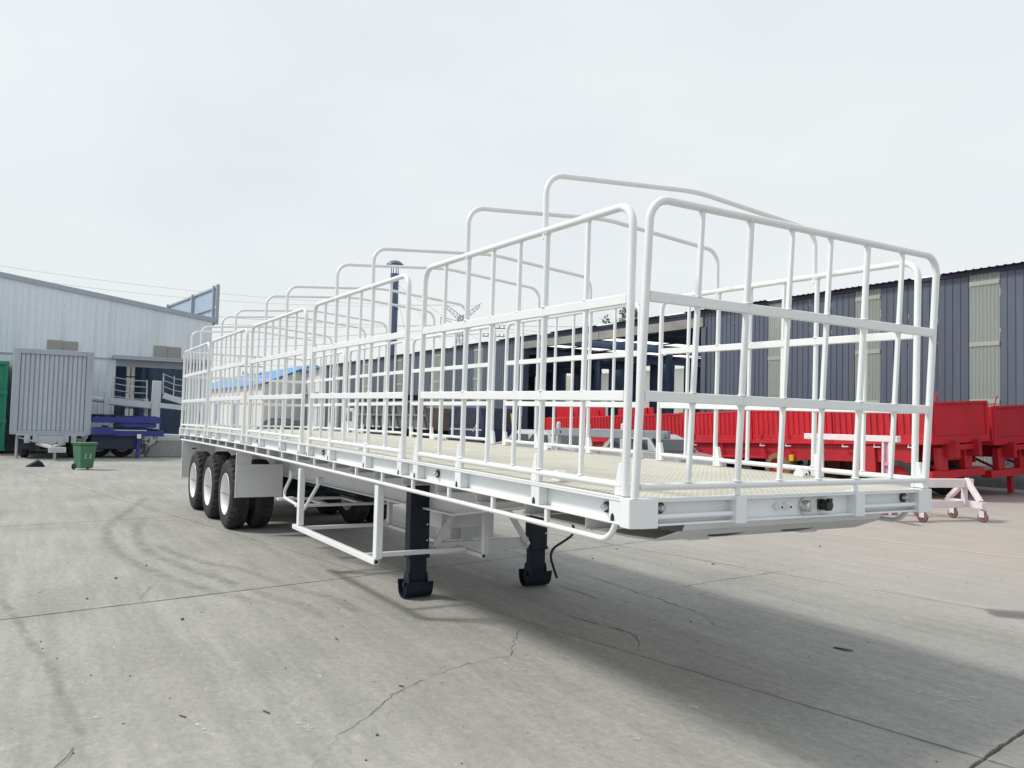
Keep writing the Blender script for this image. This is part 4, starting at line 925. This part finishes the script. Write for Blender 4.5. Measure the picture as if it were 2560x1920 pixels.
# pink-white trolley on casters
CT = thing('caster_trolley', 'chipped pinkish-white steel trolley on brown casters beside the trailer front', 'trolley', (-6.2, 13, 0))
def caster(parent, x, y, zt):
    c = MB().box(x-.05, x+.05, y-.055, y-.040, .09, zt).box(x-.05, x+.05, y+.040, y+.055, .09, zt).box(x-.06, x+.06, y-.06, y+.06, zt-.02, zt).build('caster_fork', PINK, parent, .004)
    M = Matrix.Translation((x, y, .095)) @ Matrix.Rotation(R_(-90), 4, 'X')
    MB().lathe([(.02, -.036), (.07, -.036), (.09, -.032), (.095, -.02), (.095, .02), (.09, .032), (.07, .036), (.02, .036)], 24, M).build('caster_wheel', CAST, c)
    MB().cyl((x, y-.06, .095), (x, y+.06, .095), .016, 8).build('axle_bolt', CHROME, c)
cs = [(-6.12, 12.05), (-6.75, 12.9), (-6.40, 13.50), (-5.68, 13.28)]
for x, y in cs: caster(CT, x, y, .24)
MB().bar((-6.55, 11.3, .31), (-6.10, 13.30, .31), .10, .13).build('base_beam', PINK, CT, .006)
MB().bar((-6.60, 13.62, .32), (-5.62, 13.22, .32), .10, .13).build('base_beam', PINK, CT, .006); MB().bar((-7.0, 11.6, .32), (-5.95, 11.2, .32), .10, .13).build('base_beam', PINK, CT, .006)
MB().bar((-6.62, 11.2, .72), (-6.05, 13.55, .72), .12, .17).build('top_beam', PINK, CT, .008)
for (a, b) in (((-5.70, 13.24, .385), (-6.08, 13.40, .80)), ((-6.55, 13.60, .385), (-6.22, 13.46, .66)), ((-6.12, 13.42, .385), (-6.12, 13.42, .64))): MB().bar(a, b, .09, .09).build('strut', PINK, CT, .006)
# pink trestle
TS = thing('steel_trestle', 'tall trestle with white painted beam on pink legs in front of the red trailer', 'trestle', (-8.1, 12.6, 0))
P0, P1 = Vector((-9.29, 12.6, 1.55)), Vector((-6.98, 12.6, 1.55))
MB().bar(P0, P1, .12, .13).build('top_beam', PINK, TS, .01)
for t in (.17, .88):
    p = P0+(P1-P0)*t
    l = MB().bar((p.x-.08, 12.58, 0), (p.x-.06, 12.58, 1.48), .05, .05).bar((p.x+.10, 12.58, 0), (p.x+.08, 12.58, 1.48), .05, .05).build('trestle_leg', PINK, TS, .005)
    MB().box(p.x-.055, p.x+.075, 12.60, 12.61, .1, 1.47).build('web_plate', PINKP, l); MB().box(p.x-.055, p.x+.075, 12.55, 12.60, 1.0, 1.07).build('cross_piece', PINKP, l)
    MB().bar((p.x, 12.3, .04), (p.x, 12.9, .04), .10, .07).build('foot', PINKP, l)

# grey steel chassis frame, silver cars
GC = thing('steel_chassis_frame', 'grey steel chassis beam on stands behind the cage bars', 'chassis frame', (-17, 12, 0))
CHG = mat('chassis_grey', (.23, .255, .29), .5, var=.1, dirt=(.4, .4, .4), dirt_amt=.3)
MB().box(-18.75, -15.05, 12.0, 12.12, 1.31, 1.55).build('main_beam', CHG, GC, .01); MB().box(-18.75, -15.05, 13.6, 13.72, 1.31, 1.55).build('main_beam', CHG, GC, .01)
for x in (-18.5, -16.9, -15.2):
    s = MB().box(x-.06, x+.06, 11.99, 12.13, 0, 1.30).build('stand', GALV, GC, .01); MB().box(x-.05, x+.05, 12.13, 13.6, 1.35, 1.5).build('cross_member', GALV, GC); MB().cyl((x, 12.06, 1.55), (x, 12.06, 1.70), .07, 10).tube([(x, 12.06, 1.70), (x, 12.06, 1.75)], [.07, .03], 10).build('stake_cap', PALEG, s)
MB().tube([(-18.3, 11.998, 1.43), (-18.3, 11.992, 1.43)], .04, 12).build('bolt_hole', BLACK, GC)
def car(label, x, y, rz):
    C = thing('parked_car', label, 'car', (x, y, 0), (0, 0, R_(rz)), 'silver cars parked behind the trailer')
    def B(mb, n, m, p=C, bev=.02): return mb.build(n, m, p, bev, None, True)
    B(MB().prism([(-2.25, .35), (2.2, .35), (2.3, .6), (2.15, .82), (1.1, .92), (-1.9, .96), (-2.25, .9)], -.88, .88, 'xz'), 'body', CARS)
    V = []
    for z, a, b, wd in ((.93, -1.85, 1.15, .80), (1.30, -1.45, .62, .70), (1.44, -1.15, .25, .60)): V += [(a, -wd, z), (b, -wd, z), (b, wd, z), (a, wd, z)]
    F = [(0, 1, 5, 4), (1, 2, 6, 5), (2, 3, 7, 6), (3, 0, 4, 7), (4, 5, 9, 8), (5, 6, 10, 9), (6, 7, 11, 10), (7, 4, 8, 11), (8, 9, 10, 11)]
    B(MB().add(V, F), 'cabin', CARS, C, .03)
    for s in (-1, 1):
        for (a, b) in ((-1.4, -.45), (-.37, .62)):
            B(MB().add([(a-.08, s*.80, .97), (b+.1, s*.80, .97), (b-.05, s*.715, 1.27), (a+.12, s*.715, 1.27)], [(0, 1, 2, 3)]), 'side_window', GLASS, C, 0)
    B(MB().add([(1.14, -.72, .96), (1.14, .72, .96), (.66, .64, 1.29), (.66, -.64, 1.29)], [(0, 1, 2, 3)]), 'windscreen', GLASS, C, 0); B(MB().add([(-1.86, -.72, .97), (-1.86, .72, .97), (-1.48, .64, 1.29), (-1.48, -.64, 1.29)], [(0, 1, 2, 3)]), 'rear_window', GLASS, C, 0)
    for wx in (-1.35, 1.4):
        for wy in (-.80, .80): bg_wheel(C, Vector((wx, wy, .32)), .32, .2, local=True)
    for s in (-.6, .6): B(MB().box(2.18, 2.27, s-.2, s+.2, .62, .76), 'headlight', LENS, C, .01)
car('silver car nearest the open workshop bay, windows showing through the cage', -21.5, 13.8, 8)
car('silver car half hidden behind the grey chassis beam', -16.3, 14.2, -4)
o = thing('yellow_lever', 'yellow painted lever post standing near the silver car', 'lever', (-21.2, 12.0, 0)); MB().cyl((-21.2, 12, 0), (-21.2, 12, 1.2), .04, 8).build('post', GALV, o); MB().bar((-21.15, 12, 1.2), (-21.45, 12.05, 2.0), .08, .05).build('handle', YEL, o, .01)

# ------------------------------------------------------------------ grey tipper truck and other trucks far behind
DT = thing('tipper_truck', 'grey tipper truck with ribbed load body in front of the dark workshop', 'truck', (-40, 15, 0))
xa, xb_ = -45.2, -34.6
m = MB(); m.prism([(15.0, 1.25), (14.85, 1.9), (14.6, 2.65), (14.64, 2.65), (14.9, 1.9), (15.05, 1.25)], xa, xb_, 'yz'); m.box(xa, xb_, 15.0, 17.4, 1.2, 1.25); m.prism([(17.4, 1.25), (17.5, 1.9), (17.7, 2.65), (17.66, 2.65), (17.45, 1.9), (17.35, 1.25)], xa, xb_, 'yz')
m.prism([(15.0, 1.25), (17.4, 1.25), (17.7, 2.75), (14.6, 2.75)], xa, xa+.06, 'yz'); bd = m.build('load_body', DUMPG, DT, .01); MB().prism([(14.62, 2.66), (17.68, 2.66), (17.5, 3.15), (14.8, 3.15)], xa, xa+4.2, 'yz').build('folded_cover', NAVY, bd, .03)
for z, yy in ((2.62, 14.58), (1.92, 14.80)): MB().box(xa, xb_+.02, yy-.05, yy+.03, z-.06, z+.06).build('body_rail', DUMPG, bd, .01)
n = 12
for k in range(n):
    x = xa+.3+k*(xb_-xa-.6)/(n-1); MB().bar((x-.1, 14.84, 1.9), (x+.18, 14.58, 2.58), .10, .07, (1, 0, 0)).build('slant_rib', DUMPG, bd); MB().bar((x, 14.98, 1.27), (x, 14.82, 1.88), .14, .08, (1, 0, 0)).build('lower_rib', DUMPG, bd); MB().box(x-.22, x+.22, 14.86, 15.0, 1.2, 1.27).build('white_ledge', PALEG, bd)
MB().prism([(14.95, 1.2), (17.45, 1.2), (17.7, 2.3), (14.65, 2.3)], xb_, xb_+.08, 'yz').build('tailgate', mat('rusty_tailgate', (.17, .135, .115), .8, var=.2, scale=3), DT)
MB().box(-47.3, -34.8, 15.6, 15.8, .8, 1.15).box(-47.3, -34.8, 16.7, 16.9, .8, 1.15).build('chassis', NAVY, DT)
for x in (-46.6, -39.6, -38.2, -36.0):
    for y in (15.1, 17.2): bg_wheel(DT, Vector((x, y, .52)), .52, .4)
cb = MB().prism([(-47.9, .7), (-45.6, .7), (-45.6, 2.3), (-47.4, 2.3), (-47.9, 1.55)], 15.0, 17.4, 'xz').build('cab', PALEG, DT, .05); MB().prism([(-47.4, 1.5), (-46.2, 1.5), (-46.2, 2.1), (-47.1, 2.1)], 14.98, 14.995, 'xz').build('cab_window', GLASS, cb); MB().add([(-47.9, 15.15, 1.6), (-47.9, 17.25, 1.6), (-47.45, 17.25, 2.22), (-47.45, 15.15, 2.22)], [(0, 1, 2, 3)]).build('windscreen', GLASS, cb); MB().tube(fillet([(-46.0, 15.2, 1.5), (-46.0, 15.2, 2.65), (-45.4, 15.2, 2.65), (-45.4, 15.2, 1.5)], .2), .05, 8).build('grab_frame', PALEG, cb)
BT = thing('dark_blue_truck', 'dark blue truck parked between the grey tipper and the open bay', 'truck', (-31.5, 16.5, 0))
MB().prism([(-33.6, .7), (-30.2, .7), (-30.0, 1.35), (-30.4, 2.35), (-33.2, 2.45), (-33.6, 2.1)], 15.6, 17.9, 'xz').build('cab', BLUED, BT, .06)
for a, b in ((-33.1, -32.0), (-31.8, -30.7)): MB().box(a, b, 15.58, 15.595, 1.5, 2.1).build('side_window', GLASS, BT)
MB().box(-33.4, -30.1, 15.57, 15.595, 1.25, 1.32).build('trim_strip', GALV, BT); MB().bar((-30.6, 15.4, 1.2), (-29.9, 15.3, 1.7), .05, .05).build('mirror_arm', GALV, BT)
for x in (-33.0, -30.8):
    for y in (15.8, 17.6): bg_wheel(BT, Vector((x, y, .5)), .5, .35)
TP = MB().prism([(-88.4, 0), (-77.5, 0), (-77.7, .82), (-79.5, 1.3), (-82.0, 1.05), (-83.2, 1.45), (-85.3, 1.1), (-88.2, .4)], 19.0, 21.5, 'xz').build('tarpaulin_heap', TARP, None, .15); tag(TP, 'low dark tarpaulin covered heap before the white shed', 'heap')

# ------------------------------------------------------------------ left: grey box trailer, green container, bin, blue trailer, car carrier, barrier
BX = thing('box_trailer', 'grey box drawbar trailer with vertically ribbed front panel by the pale workshop', 'trailer', (-29.7, -1.9, 0), (0, 0, R_(-1)))
def BXB(mb, n, m, p=BX, bev=.012): return mb.build(n, m, p, bev, None, True)
# local frame: +x = front, y across (box front face at x=0)
BX.rotation_euler = (0, 0, R_(1.5))
hw = 1.24
BXB(MB().box(-6.0, -.12, -hw+.02, hw-.02, .86, 3.80), 'box_body', BOXG)
BXB(MB().box(-.12, 0, -hw, -hw+.22, .84, 3.84).box(-.12, 0, hw-.22, hw, .84, 3.84).box(-.12, 0, -hw+.22, hw-.22, 3.66, 3.84).box(-.12, 0, -hw+.22, hw-.22, .84, .98), 'front_frame', BOXG)
n = 14; wv = (2*hw-.44)/n
for k in range(n):
    y0 = -hw+.22+k*wv; a = BXB(MB().prism([(-.09, y0+.004), (-.09, y0+wv-.004), (-.05, y0+wv-.03), (-.05, y0+.03)], .99, 3.655, 'xy'), 'front_rib', BOXRIB, BX, 0)
BXB(MB().box(-.13, -.095, -hw+.2, hw-.2, .97, 3.67), 'front_sheet', TRIM, BX, 0)
BXB(MB().box(-.02, .10, -1.05, 1.05, .80, .87), 'front_sill', BOXG)
BXB(MB().box(-5.8, .3, -.55, -.40, .58, .84).box(-5.8, .3, .40, .55, .58, .84), 'chassis_beam', BOXG)
BXB(MB().box(.1, .25, -.45, .45, .48, .80), 'drawbar_head', GALV)
BXB(MB().bar((.2, -.35, .52), (1.5, 0, .45), .12, .10).bar((.2, .35, .52), (1.5, 0, .45), .12, .10).box(1.35, 1.6, -.12, .40, .28, .46), 'drawbar', GALV)
BXB(MB().box(-.02, .12, .62, .80, .55, .84), 'bracket', GALV); BXB(MB().box(-.02, .12, -.80, -.62, .55, .84), 'bracket', GALV)
BXB(MB().bar((1.0, .1, 0), (1.0, .1, .45), .08, .08, (1, 0, 0)), 'jockey_leg', GALV); BXB(MB().cyl((-.3, -1.0, 0), (-.3, -1.0, .85), .05, 8), 'support_leg', BOXG)
BXB(MB().bar((-.2, -1.0, .75), (.3, -.5, .62), .05, .05), 'stay', BOXG, BX, 0)
for x in (-1.0, -4.2):
    for y in (-.75, .75): bg_wheel(BX, Vector((x, y, .42)), .42, .28, local=True)
for y in (-.95, .95): BXB(MB().box(-5.6, -.2, y-.03, y+.03, .70, .84), 'skirt_rail', DARK)
BXB(MB().box(-.9, -.3, -.9, -.6, .30, .80), 'battery_box', DARK); BXB(MB().tube([(.2, .2, .6), (.6, .1, .35), (1.2, .05, .5)], .02, 6), 'air_hose', BLACK, BX, 0)
BXB(MB().tube([(-.5, -.3, .45), (-.5, .3, .45)], .14, 12), 'air_tank', DARK, BX, 0)
fl = MB().prism([(-2.62, 0), (-2.10, 0), (-2.18, .12), (-2.30, .20)], -25.5, -25.0, 'yz').build('rubber_wedge', NAVY, None, .02); tag(fl, 'dark rubber wedge lying under the grey box trailer drawbar', 'wheel chock')

GN = thing('green_container', 'bright green ribbed steel container at the left edge of the yard', 'container', (-33.4, -4.6, 0))
MB().box(-39, -33.48, -5.95, -3.38, .12, 3.50).build('container_body', GREENC, GN, .02)
for z0, z1 in ((.10, .24), (1.15, 1.30), (2.25, 2.40), (3.40, 3.54)): MB().box(-33.48, -33.36, -5.98, -3.32, z0, z1).build('end_beam', GREENC, GN, .01)
for y in (-3.40, -4.05, -4.7, -5.35, -5.9): MB().box(-33.48, -33.37, y-.06, y+.06, .241, 3.399).build('end_post', GREENC, GN, .01)
for x in (-38.5, -34.2): MB().box(x, x+.3, -5.8, -3.5, 0, .12).build('skid', GREENC, GN)

BN = thing('wheelie_bin', 'green plastic wheelie bin standing alone on the concrete yard', 'bin', (-23.6, -1.15, 0), (0, 0, R_(25)))
def BB(mb, n, m, p=BN, bev=.01): return mb.build(n, m, p, bev, None, True)
V = []
for z, a in ((.05, .185), (.72, .238)): V += [(-a, -a, z), (a, -a, z), (a, a, z), (-a, a, z)]
BB(MB().add(V, [(3, 2, 1, 0), (0, 1, 5, 4), (1, 2, 6, 5), (2, 3, 7, 6), (3, 0, 4, 7), (4, 5, 6, 7)]), 'bin_body', GREENB, BN, .02)
BB(MB().box(-.255, .26, -.255, .255, .722, .76), 'bin_rim', GREENB); BB(MB().prism([(-.27, .762), (.27, .762), (.255, .785), (.1, .80), (-.22, .79)], -.268, .268, 'xz'), 'lid', GREENB, BN, .008)
BB(MB().tube([(-.29, -.2, .75), (-.29, .2, .75)], .018, 8), 'handle', GREENB, BN, 0)
for y in (-.205, .205): bg_wheel(BN, Vector((-.17, y, .09)), .09, .05, RUB, 'y', BLACK, True)
mk = MB()
for (y, z) in ((-.07, .44), (.07, .44), (-.07, .36), (.07, .36)):
    mk.box(.214, .218, y-.03, y+.03, z-.004, z+.004).box(.214, .218, y-.004, y+.004, z-.028, z+.028).box(.214, .218, y-.028, y+.01, z+.02, z+.026).box(.214, .218, y-.02, y+.028, z-.028, z-.022)
mk2 = BB(mk, 'white_print', WHITE, BN, 0)
for v in mk2.data.vertices: v.co.x += (v.co.z-.40)*.079-.002

BL = thing('blue_lowbed_trailer', 'royal blue low-bed trailer frame on legs before the pale workshop doorway', 'trailer', (-30, .6, 0))
MB().box(-30.15, -29.95, -.62, 1.72, 1.30, 1.50).build('upper_beam', BLUET, BL, .01); MB().box(-33.0, -32.8, -.62, 1.9, 1.38, 1.56).build('upper_beam', BLUET, BL, .01)
for y in (-.5, .4, 1.3): MB().box(-32.8, -30.15, y-.08, y+.08, 1.36, 1.48).build('cross_member', BLUET, BL, .01)
MB().box(-30.3, -30.0, .35, 1.55, 1.14, 1.30).build('upper_bracket', BLUET, BL, .01)
MB().box(-29.95, -29.75, .1, 1.80, .82, 1.02).build('lower_beam', BLUET, BL, .01); MB().box(-29.9, -29.6, -.62, .098, .86, 1.14).build('step_box', BLUET, BL, .01); MB().bar((-29.9, 1.78, .97), (-31.5, 1.0, 1.15), .1, .12).build('wing_beam', BLUET, BL, .01)
MB().box(-31.8, -30.02, -.62, 1.05, .33, .84).build('body_box', BLUED, BL, .02)
MB().box(-29.95, -29.75, .1, 1.2, 1.022, 1.05).build('white_edge', PALEG, BL)
for k in range(7): y = -.5+k*.34; MB().box(-30.12, -29.98, y, y+.12, 1.501, 1.545).build('stake_tab', BLUET, BL)
for k in range(5): y = -.4+k*.36; MB().box(-30.03, -30.015, y, y+.05, .36, .83).build('body_rib', BLUED, BL)
for y, z in ((-.3, 1.17), (.2, 1.2), (.9, 1.09), (1.4, 1.06)): MB().cyl((-29.9, y, z), (-29.9, y+.22, z), .035, 8).build('hose', BLACK, BL)
l = MB().bar((-29.85, .92, 0), (-29.85, .98, .82), .13, .13, (1, 0, 0)).build('support_leg', BLUET, BL, .01); MB().box(-29.742, -29.736, .88, 1.02, .74, .90).build('white_tag', WHITE, l)
for y in (-.3, .5): bg_wheel(BL, Vector((-31, y, .45)), .45, .3, RUB, 'x')
MB().tube([(-31.4, -.05, 1.505), (-31.4, -.05, 1.60)], .55, 20).build('turntable', BLACK, BL)

CC = thing('car_carrier_trailer', 'pale grey car carrier trailer with raised deck and wire railings at the doorway', 'trailer', (-33.5, 1.5, 0))
def rail_set(p0, p1, h, sway):
    p0 = Vector(p0); p1 = Vector(p1); r = MB().bar(p0, p0+Vector((0, .0-sway, h)), .05, .05, (1, 0, 0)).build('railing', GALV, CC)
    MB().bar(p1, p1+Vector((0, -sway, h)), .05, .05, (1, 0, 0)).build('rail_post', GALV, r); pm_ = (p0+p1)/2; MB().bar(pm_, pm_+Vector((0, -sway*.5, h)), .035, .035, (1, 0, 0)).build('rail_post', GALV, r)
    for k in range(4):
        t = (k+.25)/3.4; a = p0+Vector((0, -sway*t, h*t)); b = p1+Vector((0, -sway*t, h*t)); c = (a+b)/2-Vector((0, 0, .05)); MB().tube([a, c, b], .016, 6).build('rail_bar', GALV, r)
MB().bar((-33.1, .10, 2.13), (-33.1, 1.95, 1.98), .25, .24).build('upper_deck_beam', PALEG, CC, .01); MB().bar((-34.9, .10, 2.13), (-34.9, 1.95, 1.98), .25, .24).build('upper_deck_beam', PALEG, CC, .01)
MB().prism([(.1, 2.26), (1.95, 2.11), (1.95, 2.14), (.1, 2.29)], -35.0, -33.0, 'yz').build('deck_sheet', PALEG, CC)
MB().tube([(-33.1, -1.2, 2.05), (-33.1, -.5, 2.22), (-33.1, .1, 2.13)], [.06, .12, .1], 8).build('ramp_arm', PALEG, CC)
MB().bar((-33, 1.85, 0), (-33, 1.88, 3.02), .20, .34, (0, 1, 0)).build('main_post', PALEG, CC, .02); MB().bar((-34.9, 1.7, 0), (-34.9, 1.72, 2.3), .15, .15, (1, 0, 0)).build('rear_post', PALEG, CC, .02)
MB().bar((-33, .02, 1.3), (-33, .03, 2.5), .12, .14, (0, 1, 0)).box(-33.05, -32.95, -.07, .14, 2.44, 2.52).build('front_post', PALEG, CC, .01)
MB().bar((-33, 2.15, 2.42), (-33, 3.6, 1.98), .25, .22).build('folding_ramp', PALEG, CC, .01); MB().bar((-33, 1.98, 2.02), (-33, 3.6, 1.88), .3, .20).build('folding_ramp', PALEG, CC, .01)
rail_set((-33, .30, 2.28), (-33, 1.52, 2.18), .85, .02); rail_set((-33, 2.12, 2.50), (-33, 2.95, 2.28), .85, .0)
MB().box(-34.8, -33, 1.5, 3.5, .55, .75).build('lower_deck', PALEG, CC, .02)
MB().bar((-32.9, 1.15, .25), (-32.9, 1.7, .75), .08, .08).bar((-32.9, 1.2, .72), (-32.9, 1.75, .35), .08, .08).build('diagonal_stay', PALEG, CC)
for y in (2.2, 3.1): bg_wheel(CC, Vector((-34, y, .4)), .4, .3, RUB, 'x')
BR = thing('concrete_barrier', 'grey concrete barrier block with sloped end right of the blue trailer', 'barrier', (-31, 2.2, 0))
MB().prism([(1.32, 0), (3.6, 0), (3.6, .62), (1.75, .62), (1.45, .35)], -31.4, -30.7, 'yz').build('block', mat('barrier_concrete', (.28, .285, .29), .9, var=.1, bump=.3), BR, .03)
MB().prism([(1.5, .84), (2.9, .80), (2.9, .86), (1.5, .90)], -31.4, -30.7, 'yz').build('cap_plate', PALEG, BR, .01); MB().box(-31.2, -30.9, 1.6, 1.75, .62, .83).box(-31.2, -30.9, 2.6, 2.75, .62, .80).build('cap_leg', PALEG, BR)
